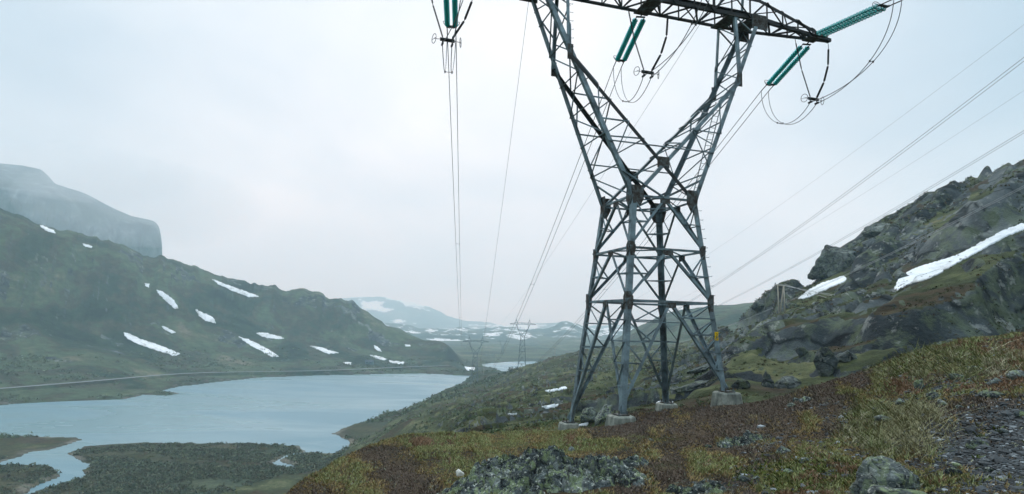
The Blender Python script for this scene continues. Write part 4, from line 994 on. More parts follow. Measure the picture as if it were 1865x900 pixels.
PH = {'left': (-9.7, (829, 47)), 'middle': (0.0, (1130, 112)), 'right': (9.7, (1407, 152))}
inc = np.array([math.sin(1.92), math.cos(1.92), 0])       # placeholder, refined just below
INC_AZ, INC_PH = 2.86, 0.10
SAGPX = {'left': (839, 600), 'middle': (1040, 340), 'right': (1100, 531)}
for nm, (aC, uv) in PH.items():
    A = T(aC, dd if False else (.60 if nm == 'middle' else .2), 15.18)
    armA = plA(-10.6 if nm == 'left' else (0 if nm == 'middle' else 10.6), -.3, zT-2.5)
    dirh = (armA-A)[:2]; dirh /= np.linalg.norm(dirh)
    ph = {'left': .10, 'middle': .13, 'right': .17}[nm]
    E = A+4.2*np.array([dirh[0]*math.cos(ph), dirh[1]*math.cos(ph), -math.sin(ph)])
    cl, (d, s, u) = tension_set(A, E, 'twin teal glass insulator string on the valley side of the %s arm point' % nm, 'teal glass insulator strings')
    sg0 = fit_sag(E, armA, SAGPX[nm]); print('sag', nm, sg0)
    wires = []
    for kx, c in zip((-1, 1), cl):
        Bp = armA+np.array([kx*.225, 0, 0]); P = sag_curve(c, Bp, sg0, 90); wires.append(P)
        wire(P, .022, '%s twin wire of the %s pair running down the valley to the far left pylon' % ('left' if kx < 0 else 'right', nm), 'conductors running down the valley')
    for f_, w_ in ((8, 'nearest'), (22, 'second'), (45, 'farthest')):
        spacer(wires[0][f_], wires[1][f_], '%s small spacer on the %s pair of wires going down the valley' % (w_, nm))
    # side towards the camera
    A2 = T(aC, -(.60 if nm == 'middle' else .2), 15.28)
    d2 = np.array([math.sin(INC_AZ)*math.cos(INC_PH), math.cos(INC_AZ)*math.cos(INC_PH), -math.sin(INC_PH)]); E2 = A2+4.2*d2
    cl2, _f = tension_set(A2, E2, 'twin teal glass insulator string on the camera side of the %s arm point' % nm, 'teal glass insulator strings')
    for kx, c in zip((-1, 1), cl2):
        far = c+np.array([d2[0], d2[1], 0])*260+np.array([0, 0, 12.0]); wire(sag_curve(c, far, 9, 60), .022, '%s twin wire of the %s pair leaving the near pylon over the camera' % ('left' if kx < 0 else 'right', nm), 'conductors passing over the camera')
    yc = jumper_v(aC, 'thin ribbed black insulator on the left side of the %s jumper loop' % nm, 'thick black insulator in three pieces on the right side of the %s jumper loop' % nm, 'dark yoke with two rings holding the %s jumper loop' % nm, 'black jumper insulators')
    dz = np.array([0, 0, 1.0])
    for kx, (c1, y, c2) in enumerate(zip(cl, yc, cl2)):
        w1_ = bez(c1, c1+d*.15-dz*1.9, y+(E-y)*np.array([.55, .55, 0])-dz*1.35, y+d*.0)
        hv = (cl2[kx]-y); w2_ = bez(y, y+hv*np.array([.45, .45, 0])-dz*.15, c2-dz*2.3-hv*np.array([.05, .05, 0]), c2)
        wire(np.concatenate([w1_, w2_[1:]]), .019, '%s cable of the %s hanging jumper loop under the crossarm' % ('left' if kx == 0 else 'right', nm), 'jumper cables under the crossarm', name='jumper_cable', cat='cable')
        if kx == 0: s1, s2 = w1_[15], w2_[16]
        else: spacer(s1, w1_[15], 'small spacer at the lowest point of the %s jumper loop' % nm); spacer(s2, w2_[16], 'small spacer on the rising side of the %s jumper loop' % nm)
# earth wires of the near line
for s_, nm, uv in ((-1, 'left', (905, 450)), (1, 'right', (1060, 380))):
    A = T(s_*5.6, 0, 19.2); B = plA(s_*5.6, 0, 20.7)
    wire(sag_curve(A, B, fit_sag(A, B, uv), 90), .012, 'thin earth wire from the %s peak of the near pylon down the valley' % nm, 'thin earth wires', name='earth_wire')
    B = A+np.array([math.sin(INC_AZ), math.cos(INC_AZ), .05])*260; wire(sag_curve(A, B, 7, 60), .012, 'thin earth wire from the %s peak passing over the camera' % nm, 'thin earth wires', name='earth_wire')
# the parallel line: three twin conductors and two earth wires
def par_line(arm, xn, pts, r, lab, gp, twin=True, name='conductor', mt=None):
    """arm: far end; passes x=xn at y=55 in plan; heights fitted to the photo points"""
    A = arm; Bn = np.array([xn, 55.0]); dv = Bn-A[:2]; Ltot = np.linalg.norm(dv); dv /= Ltot
    ts, zs = [0.0], [A[2]]
    for (u, v) in pts:
        a_, e_ = azel(u, v); dn = np.array([math.sin(a_), math.cos(a_)])
        M_ = np.array([[dv[0], -dn[0]], [dv[1], -dn[1]]]); t_s = np.linalg.solve(M_, -A[:2]); ts.append(t_s[0]); zs.append(t_s[1]*float(e_))
    cf = np.polyfit(ts, zs, 2); tt = np.linspace(0, Ltot+140, 120)
    P = np.stack([A[0]+dv[0]*tt, A[1]+dv[1]*tt, np.polyval(cf, tt)], 1)
    nrm = np.array([dv[1], -dv[0], 0])
    if twin:
        for kx in (-1, 1): wire(P+nrm*.22*kx, r, '%s twin wire of the %s pair on the line behind the near pylon' % ('right' if kx < 0 else 'left', lab), gp, mt or mwire, name)
        for f_ in (60, 80, 95): spacer(P[f_]-nrm*.22, P[f_]+nrm*.22, 'small spacer on the %s pair behind the near pylon, %s' % (lab, {60: 'far one', 80: 'middle one', 95: 'near one'}[f_]))
    else: wire(P, r, lab, gp, mwire, name)
GP = 'conductors of the line behind the near pylon'
par_line(plB(-10.6, 0, zT-2.5), 46, [(1865, 108), (1310, 515)], .022, 'highest', GP)
par_line(plB(0, 0, zT-2.5), 57, [(1865, 240), (1310, 556)], .022, 'middle', GP)
par_line(plB(10.6, 0, zT-2.5), 68, [(1865, 340), (1310, 600)], .024, 'lowest', GP, mt=mwire2)
par_line(plB(-5.6, 0, 20.7), 51, [(1865, 45), (1310, 450)], .012, 'upper thin earth wire above the line behind the near pylon', 'thin earth wires', False, 'earth_wire')
par_line(plB(5.6, 0, 20.7), 62, [(1865, 165), (1310, 508)], .012, 'lower thin earth wire above the line behind the near pylon', 'thin earth wires', False, 'earth_wire')
for kx, a_ in enumerate((-10.6, 0, 10.6)):
    w_ = ('left', 'middle', 'right')[kx]
    wire(sag_curve(plA(a_, 0, zT-2.5), plC(a_, 0, zT-2.5), 14, 50), .03, 'faint %s wire from the far left pylon on down the valley' % w_, 'wires between the far pylons')
    wire(sag_curve(plB(a_, 0, zT-2.5), plD(a_, 0, zT-2.5), 14, 50), .03, 'faint %s wire from the far right pylon on down the valley' % w_, 'wires between the far pylons')

# ------------------------------------------------------------------ wooden pole line on the hillside
mwood = mat('weathered pine pole', (.30, .25, .19), .9); g = nd(mwood, 'ShaderNodeTexCoord')
lk(mwood, ramp(mwood, noise(mwood, g.outputs['Object'], 4, 6, .7, 0, (1, 1, .1)), [(.35, (.32, .28, .22)), (.65, (.58, .52, .43))]), BC(mwood))
def pole(top, foot, r, parent):
    mb = MB(); mb.tube([foot, (np.array(foot)+top)/2, top], [r*1.15, r, r*.85], 8); return mb.build('pole', mwood, parent, True)
c = cast([1423], [570], 60)[0][0]; rr0 = math.hypot(c[0], c[1]); print('pole r', rr0)
rt = empty('pole_frame', c, 'pale wooden pole frame of three poles on the rocky hillside beside the snow patch', 'power pole')
for (u0, v0, u1, v1) in ((1416.5, 519, 1418.5, 571), (1427, 520, 1419.5, 571.5), (1427.5, 520, 1429.5, 568)):
    tp = at(u0, v0, rr0); ft = at(u1, v1, rr0); ft[2] -= .8; pole(tp-c, ft-c, .115, rt)
mb = MB(); p, q = at(1411, 518.5, rr0)-c, at(1430, 521, rr0)-c; mb.beam(p, q, .16); mb.build('crossbeam', mwood, rt)
for u in (1412, 1420, 1428):
    mb = MB(); t0 = at(u, 518.7, rr0)-c; mb.tube([t0, t0+(0, 0, .35)], [.05, .09], 6); mb.build('pin_insulator', mcap, rt)
for u0, uv1, uv2, lb in ((1412, (1600, 549), (1865, 574), 'upper'), (1420, (1600, 553), (1865, 578), 'middle'), (1428, (1600, 568), (1822, 612), 'lower')):
    A = at(u0, 517, rr0); B = at(uv2[0], uv2[1], 88); B2 = A+(B-A)*1.0
    wire(sag_curve(A, B2, fit_sag(A, B2, uv1, 12), 60), .026, '%s thin wire from the wooden poles across the rocky hillside' % lb, 'thin wires of the wooden pole line', mwire2)
for i_, (u, v, r, h) in enumerate(((1010.5, 647, 400, 7.5), (881, 676, 560, 9), (903, 652, 900, 10))):
    P_b = cast([u], [v+6], 200)[0][0]; hh = float(height(P_b[0], P_b[1])); P_b[2] = hh
    rt = empty('power_pole', P_b, ('small wooden power pole on the crest of the scrubby slope', 'small wooden power pole by the end of the lake', 'small wooden power pole near the far lake')[i_], 'power pole', 'small power poles down the valley')
    mb = MB(); mb.tube([(0, 0, -.5), (0, 0, h)], .15, 6); mb.build('pole', mwood, rt); mb = MB(); mb.beam((-1.6, 0, h-.4), (1.6, 0, h-.4), .16); mb.build('crossbeam', mwood, rt)

# ------------------------------------------------------------------ small hut above the road
mhut = mat('blue grey boards', (.16, .24, .26), .8); mroof = mat('dark roofing', (.06, .08, .09), .8); mgls = mat('window glass', (.02, .03, .035), .15)
c = cast([673], [663], 400)[0][0]; c[2] = height(c[0], c[1]); rt = empty('hut', c, 'small blue grey hut above the road on the far shore', 'hut')
mb = MB(); mb.beam((-4.5, 0, 1.2), (4.5, 0, 1.2), 5, 3.4); mb.add([(-4.5, -2.5, 2.9), (-4.5, 2.5, 2.9), (-4.5, 0, 4.4), (4.5, -2.5, 2.9), (4.5, 2.5, 2.9), (4.5, 0, 4.4)], None, [(0, 2, 1), (3, 4, 5)]); mb.build('wall', mhut, rt)
mb = MB()
for s_ in (-1, 1): mb.add([(-4.9, s_*3, 2.62), (4.9, s_*3, 2.62), (4.9, 0, 4.5), (-4.9, 0, 4.5), (-4.9, s_*3, 2.8), (4.9, s_*3, 2.8), (4.9, 0, 4.68), (-4.9, 0, 4.68)], [(0, 1, 2, 3), (4, 5, 6, 7), (0, 1, 5, 4), (0, 3, 7, 4), (1, 2, 6, 5)])
mb.build('roof', mroof, rt)
for x in (-2.5, 2.0): mb = MB(); mb.beam((x-.6, -2.52, 1.6), (x+.6, -2.52, 1.6), .06, 1.0); mb.build('window', mgls, rt)
mb = MB(); mb.beam((-.4, -2.52, .9), (.5, -2.52, .9), .06, 2.0); mb.build('door', mroof, rt)

# ------------------------------------------------------------------ rocks
def rock_mat(name, s, lichen, lift=1.0):
    m_ = mat(name, (.15, .16, .16), .9, 0, .2); g = nd(m_, 'ShaderNodeNewGeometry'); lk(m_, mixc(m_, 1, rock_color(m_, g.outputs['Position'], s, lichen), (lift, lift, lift*.95), 'MULTIPLY'), BC(m_))
    bump(m_, math_(m_, 'ADD', noise(m_, g.outputs['Position'], s*3, 10, .75, .5), noise(m_, g.outputs['Position'], s*.9, 6, .7, 1.5, (1, 1, 3))), .9, .22/s); return m_
mr_near = rock_mat('lichen covered rock', 3.2, .85, 1.9); mr_far = rock_mat('dark hillside rock', .5, .3, 1.3); mr_small = rock_mat('pale stone', 5, .6, 1.8)
ICO = None
def ico(n):
    import bmesh
    bm = bmesh.new(); bmesh.ops.create_icosphere(bm, subdivisions=n, radius=1); V = np.array([v.co[:] for v in bm.verts]); Fc = np.array([[v.index for v in f.verts] for f in bm.faces]); bm.free(); return V, Fc
ICOS = {n: ico(n) for n in (1, 2, 3, 4, 5)}
def rock_geo(size, seed, sub=4, planes=9, rough=.05, yaw=0):
    rg = np.random.default_rng(seed); V, Fc = ICOS[sub]; V = V.copy()
    n = rg.normal(size=(planes, 3)); n /= np.linalg.norm(n, axis=1)[:, None]; dd = rg.uniform(.45, .85, planes)
    dots = V@n.T; k = np.where(dots > 1e-3, dd/np.maximum(dots, 1e-3), 9).min(1); V = V*np.minimum(k, 1.0)[:, None]
    f = fbm(V[:, 0]*2.2+seed, V[:, 1]*2.2+V[:, 2]*1.7, seed, 5, .6); g_ = fbm(V[:, 2]*3+seed, V[:, 0]*3-V[:, 1]*2, seed+5, 5, .6)
    V *= (1+rough*3*(f+g_))[:, None]; V[:, 2] += rough*1.2*np.sign(np.sin(V[:, 2]*14+f*4))*.3
    V *= np.array(size)/2; c_, s_ = math.cos(yaw), math.sin(yaw); V = np.stack([V[:, 0]*c_-V[:, 1]*s_, V[:, 0]*s_+V[:, 1]*c_, V[:, 2]], 1)
    return V, Fc
def rock(u, v, wpx, hpx, label, group, seed, mt, sub=4, rmin=2, rmax=600, depth=None, sink=.25, name='boulder', lean=0, planes=9):
    c, hit, r = cast([u], [v], rmin, rmax)
    if not hit[0]: print('rock miss', label); return None
    c = c[0]; r = float(np.linalg.norm(c)); w_ = wpx/F*r; h_ = hpx/F*r; d_ = depth or w_*.8
    V, Fc = rock_geo((w_*1.12, d_, h_*1.5), seed, sub, planes, yaw=-math.atan2(c[0], c[1]))
    if lean: V[:, 2] += V[:, 0]*lean
    o = mobj(name, np_mesh(name, V, Fc, mt, True)); o.location = (c[0], c[1], c[2]+h_*(.5-sink)); return tag(o, label, 'rock', group)
GH = 'big rocks on the rocky hillside'
for a_ in (
 (1507, 678, 38, 46, 'large rounded grey green boulder above the brown crest on the rocky hillside', 11, 0, .4),
 (1461, 646, 22, 12, 'small pale boulder lying left of the large rounded boulder', 12, 0, .2),
 (1545, 655, 30, 20, 'dark boulder just right of the large rounded boulder', 13, 0, .5),
 (1395, 705, 22, 40, 'narrow upright dark rock above the right concrete footing', 14, .3, .5),
 (1352, 706, 38, 20, 'squat dark rock just behind the right concrete footing', 15, .2, .4),
 (1440, 705, 44, 24, 'blocky dark rock on the gully edge below the large rounded boulder', 16, .1, .5),
 (1285, 672, 58, 9, 'long sloping slab behind the right pylon legs, the upper of two', 17, .35, .2),
 (1262, 704, 60, 8, 'long sloping slab behind the right pylon legs, the lower of two', 18, .35, .2),
 (1640, 508, 26, 14, 'rock at the lower left tip of the long snow band', 27, .1, .4),
 (1534, 478, 96, 52, 'dark domed rock on the skyline above the short snow patch', 25, .12, .45),
 (1602, 420, 46, 22, 'square dark rock on the skyline right of the domed rock', 36, 0, .65),
 (1388, 556, 34, 14, 'dark overhanging rock on the skyline left of the wooden poles', 28, .2, .4),
):
    u, v, w_, h_, lb, sd_, ln, sk = a_
    rock(u, v, w_, h_, lb, GH, sd_, mr_far, 5, 34, 400, lean=ln, planes=12, name='rock', sink=sk)
rock(1076, 768, 36, 24, 'dark boulder just right of the left concrete footing', 'rocks beside the footings', 41, mr_small, 4, 26, 200)
rock(1100, 766, 34, 26, 'pale lichen flecked boulder between the two left concrete footings', 'rocks beside the footings', 42, mr_near, 4, 26, 200, lean=.5)
rock(862, 797, 70, 10, 'low grey slab on the slope left of the concrete footings', 'rocks beside the footings', 44, mr_small, 3, 20, 300)
# lichen outcrop in the foreground: one thing built of interlocked blocks
def cells(x, y, sc_, seed, tilt):
    """angular rock blocks: every cell is its own tilted facet, with dark joints between them"""
    X = x/sc_; Y = y/sc_; ix = np.floor(X); iy = np.floor(Y); f1 = np.full(x.shape, 9.); f2 = np.full(x.shape, 9.); h = np.zeros(x.shape)
    for dx in (-1, 0, 1):
        for dy in (-1, 0, 1):
            cx, cy = ix+dx, iy+dy; sx = cx+.5+.45*_hash(cx, cy, seed); sy = cy+.5+.45*_hash(cx, cy, seed+1)
            d = np.hypot(X-sx, Y-sy); hh = _hash(cx, cy, seed+2)+tilt*((X-sx)*_hash(cx, cy, seed+3)+(Y-sy)*_hash(cx, cy, seed+4))
            nw = d < f1; f2 = np.where(nw, f1, np.minimum(f2, d)); h = np.where(nw, hh, h); f1 = np.where(nw, d, f1)
    return h*sc_, (1-smooth(f2-f1, 0, .16))*sc_
def outcrop(u, v, wpx, deep, high, label, seed, mt, blk=.22):
    c0 = cast([u], [v], 2, 28)[0][0]; r = float(np.linalg.norm(c0)); hw_ = wpx/2/F*r; rdir = np.array([c0[1], -c0[0]])/np.hypot(c0[0], c0[1]); fdir = -np.array([rdir[1], -rdir[0]])
    fdir = c0[:2]/np.hypot(*c0[:2]); n1, n2 = 300, 220; a, b = np.meshgrid(np.linspace(-1.15, 1.15, n1), np.linspace(-1.15, 1.15, n2), indexing='ij')
    x = c0[0]+rdir[0]*a*hw_+fdir[0]*b*deep; y = c0[1]+rdir[1]*a*hw_+fdir[1]*b*deep
    rad = np.hypot(a, b)+.30*fbm(a*1.6+seed, b*1.6, seed, 4); m_ = 1-smooth(rad, .55, 1.02)
    wx_ = x+.10*fbm(x*3, y*3, seed+50, 3); wy_ = y+.10*fbm(x*3+7, y*3, seed+51, 3)
    h1, k1 = cells(wx_*1.0, wy_*.75, blk, seed, 1.3); h2, k2 = cells(wx_*1.2+3, wy_, blk*.38, seed+9, 1.2); h3, k3 = cells(wx_+5, wy_*1.2, blk*.15, seed+19, 1.2)
    z = height(x, y)-.05+high*m_*(.75+.25*fbm(a*2, b*2, seed+3, 2))+m_*(h1*.30+h2*.38+h3*.35-k1*.35-k2*.35-k3*.25)-.10*(1-smooth(m_, 0, .2))
    V = np.stack([x, y, z], -1).reshape(-1, 3)-c0; i, j = np.meshgrid(np.arange(n1-1), np.arange(n2-1), indexing='ij'); q = (i*n2+j).ravel(); Fc = np.stack([q, q+n2, q+n2+1, q+1], 1)
    if np.cross(V[n2]-V[0], V[1]-V[0])[2] < 0: Fc = Fc[:, ::-1]
    o = mobj('rock_outcrop', np_mesh('rock_outcrop', V, Fc, mt, False)); o.location = c0; return tag(o, label, 'rock', 'lichen covered outcrops in the heath')
outcrop(978, 868, 370, 1.2, .34, 'large green lichen covered rock outcrop at the bottom centre', 5, mr_near, .24)
outcrop(1130, 846, 120, .45, .13, 'smaller pale lichen covered outcrop right of the large green one', 6, mr_near, .14)
outcrop(1345, 806, 96, .5, .12, 'low cluster of lichen spotted rock in dark heather right of centre', 7, mr_near, .16)
outcrop(877, 854, 34, .2, .03, 'small dark stony patch in the heather left of the large outcrop', 8, mr_small, .06)
outcrop(1268, 896, 130, .35, .10, 'crumbling pale rock at the bottom edge right of the large outcrop', 9, mr_near, .10)
rock(1605, 900, 90, 52, 'smooth grey boulder at the bottom edge in front of the gravel', 'stones in the heath', 51, mr_small, 5, 2, 20)
rock(1625, 910, 90, 22, 'pale flat stone at the foot of the smooth grey boulder', 'stones in the heath', 52, mr_near, 4, 2, 20)
mwhite = mat('white quartz', (.6, .58, .52), .8)
rock(838, 868, 15, 11, 'small white stone on the left end of the large outcrop', 'stones in the heath', 53, mwhite, 3, 2, 20, sink=.1, planes=12)
SL_ = [(1472, 732, 26, 12, 'greenish stone on the crest among brown heather'), (1443, 742, 18, 9, 'stone below the greenish one on the crest'), (1450, 733, 10, 8, 'pale pebble beside the greenish crest stone'), (1676, 708, 14, 16, 'upright pale stone in the grass near the crest'), (1612, 768, 30, 10, 'flat white edged stone in front of the pale grass'),
 (1715, 738, 12, 10, 'light blue grey stone on the gravel edge'), (1684, 746, 8, 6, 'round cream pebble on the gravel edge'), (1740, 690, 24, 8, 'flat pale slab in the grass by the crest'), (1812, 724, 34, 10, 'broad pale slab on the right side of the gravel'), (1775, 672, 18, 6, 'thin pale slab high in the grass at right'), (1812, 700, 18, 12, 'grey stone above the broad pale slab'), (1858, 690, 30, 12, 'grey slab at the right edge of the picture'),
 (1858, 760, 18, 10, 'pale stone at the right edge on the gravel'), (1780, 816, 26, 12, 'blue grey stone in the middle of the gravel'), (1737, 868, 22, 16, 'leaning grey stone near the bottom right'), (1742, 850, 12, 8, 'small stone behind the leaning grey stone'), (1427, 826, 22, 12, 'dark lichen spotted stone in the heather'), (1462, 841, 18, 9, 'small dark stone below the lichen spotted stone'), (1354, 875, 16, 9, 'small pale stone near the bottom centre right'),
 (1377, 872, 12, 5, 'thin white stone beside the small pale stone'), (1435, 862, 14, 8, 'white topped stone in the green moss'), (1320, 815, 16, 10, 'small stone left of the low stone cluster'), (1040, 822, 16, 8, 'small pale stone above the large outcrop'), (1185, 804, 10, 6, 'tiny pale stone on the heather slope'), (1290, 816, 10, 6, 'tiny pale stone left of the stone cluster'), (1640, 735, 20, 8, 'flat stone half hidden in the pale grass'), (1700, 725, 26, 9, 'dark flat stone at the upper gravel edge'), (1750, 745, 14, 8, 'grey stone right of the light blue grey one'), (1830, 790, 18, 8, 'grey stone on the right part of the gravel'), (1800, 860, 14, 8, 'small grey stone in the lower gravel')]
for i_, (u, v, w_, h_, lb) in enumerate(SL_): rock(u, v, w_, h_, lb, 'stones in the heath', 60+i_, mr_small if i_ % 3 else mr_near, 3, 2, 40)

# ------------------------------------------------------------------ ground cover
def zone_fields(u, v):
    return fbm(u/90, v/45, 301, 3), fbm(u/34, v/20, 302, 3)
def pts_on_ground(n, r0, r1, a0, a1, seed):
    rg = np.random.default_rng(seed); a = rg.uniform(a0, a1, n); r = np.exp(rg.uniform(math.log(r0), math.log(r1), n)); x, y = np.sin(a)*r, np.cos(a)*r; z = height(x, y); u, v = proj((x, y, z)); return x, y, z, u, v, r, rg
def tufts(name, label, x, y, z, r, rg, col, hgt, wid, nb, mt, lean=.5, curve=.3):
    """nb curved blades per tuft; each blade two quads tapering"""
    n = len(x)*nb; X = np.repeat(x, nb); Y = np.repeat(y, nb); Z_ = np.repeat(z, nb); R_ = np.repeat(r, nb); h = np.repeat(hgt, nb)*rg.uniform(.5, 1.2, n); w = np.repeat(wid, nb)
    th = rg.uniform(0, 2*np.pi, n); sp = np.repeat(hgt, nb)*.35; X = X+np.cos(th)*sp*rg.uniform(0, 1, n); Y = Y+np.sin(th)*sp*rg.uniform(0, 1, n)
    th2 = rg.uniform(0, 2*np.pi, n); ln = rg.uniform(.2, 1, n)*lean; dx, dy = np.cos(th2)*ln, np.sin(th2)*ln; px_, py_ = -np.sin(th2+.8)*w/2, np.cos(th2+.8)*w/2
    P = []
    for f, wf in ((0, 1), (.5, .8), (1, .12)):
        cx = X+dx*h*(f+curve*f*f); cy = Y+dy*h*(f+curve*f*f); cz = Z_-.01+h*(f-.25*curve*f*f)
        P.append(np.stack([cx-px_*wf, cy-py_*wf, cz], 1)); P.append(np.stack([cx+px_*wf, cy+py_*wf, cz], 1))
    V = np.stack(P, 1).reshape(-1, 3); b = np.arange(n)*6; Q = np.concatenate([np.stack([b, b+1, b+3, b+2], 1), np.stack([b+2, b+3, b+5, b+4], 1)])
    c = np.repeat(col, nb, 0)*rg.uniform(.6, 1.4, (n, 1)); C_ = np.repeat(c, 6, 0)
    o = mobj(name, np_mesh(name, V, Q, mt, False, {'col': C_})); return tag(o, label, kind='stuff')
mveg = mat('plant leaves', (.1, .1, .05), .85, 0, .1); at_ = nd(mveg, 'ShaderNodeAttribute', attribute_name='col'); lk(mveg, at_.outputs['Color'], BC(mveg))
A0, A1 = R(-24), R(44)
def gravelw(u, v): return np.clip(1-(((u-1840)/150)**2+((v-815)/95)**2)+.5*fbm(u/50, v/30, 305, 3), 0, 1)
def grassw(u, v): return np.clip(1.15-np.minimum(((u-1640)/110)**2+((v-785)/62)**2, ((u-1710)/190)**2+((v-665)/34)**2)+.5*fbm(u/40, v/25, 306, 3), 0, 1)
def rocky(u, v):
    m_ = np.zeros_like(u)
    for cx, cy, rx, ry in ((985, 878, 150, 34), (1130, 846, 42, 10), (1345, 806, 34, 8), (1605, 890, 42, 26), (1268, 896, 44, 8)): m_ = np.maximum(m_, 1-(((u-cx)/rx)**2+((v-cy)/ry)**2))
    return m_
# heather and crowberry
x, y, z, u, v, r, rg = pts_on_ground(130000, 5, 34, A0, A1, 1)
n1, n2 = zone_fields(u, v); keep = (rg.random(len(x)) > gravelw(u, v)*1.2) & (rg.random(len(x)) > grassw(u, v)*.9) & (rocky(u, v) < .15) & (v < 960)
x, y, z, u, v, r, n1, n2 = [q[keep] for q in (x, y, z, u, v, r, n1, n2)]
pal = np.array([(.175, .130, .100), (.135, .108, .085), (.290, .205, .095), (.255, .240, .100), (.270, .285, .125), (.250, .155, .095)])
base = np.where((v < 800) & (u > 1020) & (u < 1560), .5, 2.0); base = np.where((u < 1050) & (v < 815), 3.1, base); base = np.where((u < 800) & (v > 850), 1.9, base); base = np.where((u > 1380) & (u < 1560) & (v > 845), 4, base)
base = np.where((u > 1500) & (v < 720) & (n2 > .0), 3.6, base); base = np.where((u > 1600) & (v < 700) & (n2 < -.1), 5, base)
idx = np.clip(np.round(base+n1*3.2+n2*1.6+rg.normal(0, .55, len(x))), 0, 5).astype(int)
hg = np.clip(.055+.05*n2, .03, .14)*rg.uniform(.7, 1.4, len(x))*np.clip(r/14, .8, 1.6)
tufts('heather', 'brown and russet heather covering the near slope', x, y, z, r, rg, pal[idx], hg*.85, .007+.0009*r, 5, mveg, .8)
# grass
x, y, z, u, v, r, rg = pts_on_ground(46000, 5, 26, R(8), A1, 2); gw = grassw(u, v); keep = (rg.random(len(x)) < np.clip(gw, 0, .6)*(.55+.9*np.clip(fbm(x*1.1, y*1.1, 331, 3)+.3, 0, 1))) & (rocky(u, v) < .1) & (rg.random(len(x)) > gravelw(u, v)*.9)
x, y, z, u, v, r = [q[keep] for q in (x, y, z, u, v, r)]; n1, n2 = zone_fields(u, v)
pal = np.array([(.27, .25, .14), (.20, .20, .10), (.15, .17, .065), (.36, .33, .22)]); idx = np.clip(np.round(1.3+n1*4+rg.normal(0, .7, len(x))), 0, 3).astype(int)
tufts('grass', 'pale dry grass tufts near the gravel at right', x, y, z, r, rg, pal[idx], rg.uniform(.05, .15, len(x))*np.where(rg.random(len(x)) > .98, 3.0, 1), .004+.0006*r, 6, mveg, 1.2, .6)
# moss and low green sprigs
x, y, z, u, v, r, rg = pts_on_ground(30000, 5, 26, R(-5), A1, 3); n1, n2 = zone_fields(u, v); mwt = np.clip(1-(((u-1470)/170)**2+((v-868)/42)**2), 0, 1)+np.clip(n2-.25, 0, 1)*.8
keep = (rg.random(len(x)) < mwt) & (rocky(u, v) < .1); x, y, z, u, v, r, n1 = [q[keep] for q in (x, y, z, u, v, r, n1)]
pal = np.array([(.10, .125, .025), (.085, .10, .035), (.13, .13, .05)]); tufts('moss', 'bright green moss between the heather', x, y, z, r, rg, pal[rg.integers(0, 3, len(x))], rg.uniform(.03, .07, len(x)), .012+.001*r, 4, mveg, 1.0)
# pale lichen sprigs scattered through the heather
x, y, z, u, v, r, rg = pts_on_ground(6000, 5, 26, A0, A1, 4); n1, n2 = zone_fields(u, v); keep = (rg.random(len(x)) < np.clip(.15+n2*1.6, 0, .8)) & (v < 950)
x, y, z, u, v, r = [q[keep] for q in (x, y, z, u, v, r)]; tufts('lichen', 'pale reindeer lichen dotted through the heather', x, y, z+.03, r, rg, np.tile((.27, .27, .19), (len(x), 1)), rg.uniform(.015, .035, len(x)), .010+.0006*r, 4, mveg, 1.1)
# gravel
def stones(name, label, x, y, z, size, rg, mt, col=None):
    V0, F0 = ICOS[1]; n = len(x); sc_ = size[:, None]*rg.uniform(.5, 1.2, (n, 3))*np.array((1.2, 1.2, .6)); th = rg.uniform(0, 6.28, n); jit = rg.uniform(.7, 1.2, (n, len(V0)))
    V = V0[None]*jit[..., None]*sc_[:, None]; c_, s_ = np.cos(th)[:, None], np.sin(th)[:, None]
    V = np.stack([V[..., 0]*c_-V[..., 1]*s_+x[:, None], V[..., 0]*s_+V[..., 1]*c_+y[:, None], V[..., 2]+z[:, None]], -1).reshape(-1, 3)
    Fc = (F0[None]+(np.arange(n)*len(V0))[:, None, None]).reshape(-1, 3); C_ = np.repeat(col, len(V0), 0)
    return tag(mobj(name, np_mesh(name, V, Fc, mt, False, {'col': C_})), label, kind='stuff')
x, y, z, u, v, r, rg = pts_on_ground(80000, 5, 20, R(20), A1, 6); gwt = gravelw(u, v)+.10+.25*np.clip(fbm(u/30, v/14, 309, 2), 0, 1)*(u > 1500); keep = (rg.random(len(x)) < gwt) & (rocky(u, v) < .1)
x, y, z, u, v, r = [q[keep] for q in (x, y, z, u, v, r)]; g0 = rg.uniform(.03, .11, len(x)); g0 = np.where(rg.random(len(x)) > .89, g0*3.4, g0)
stones('gravel', 'dark loose gravel and stone chips at the bottom right', x, y, z, np.exp(rg.normal(math.log(.0125), .55, len(x))), rg, mveg, np.stack([g0*.92, g0, g0*1.04], 1))
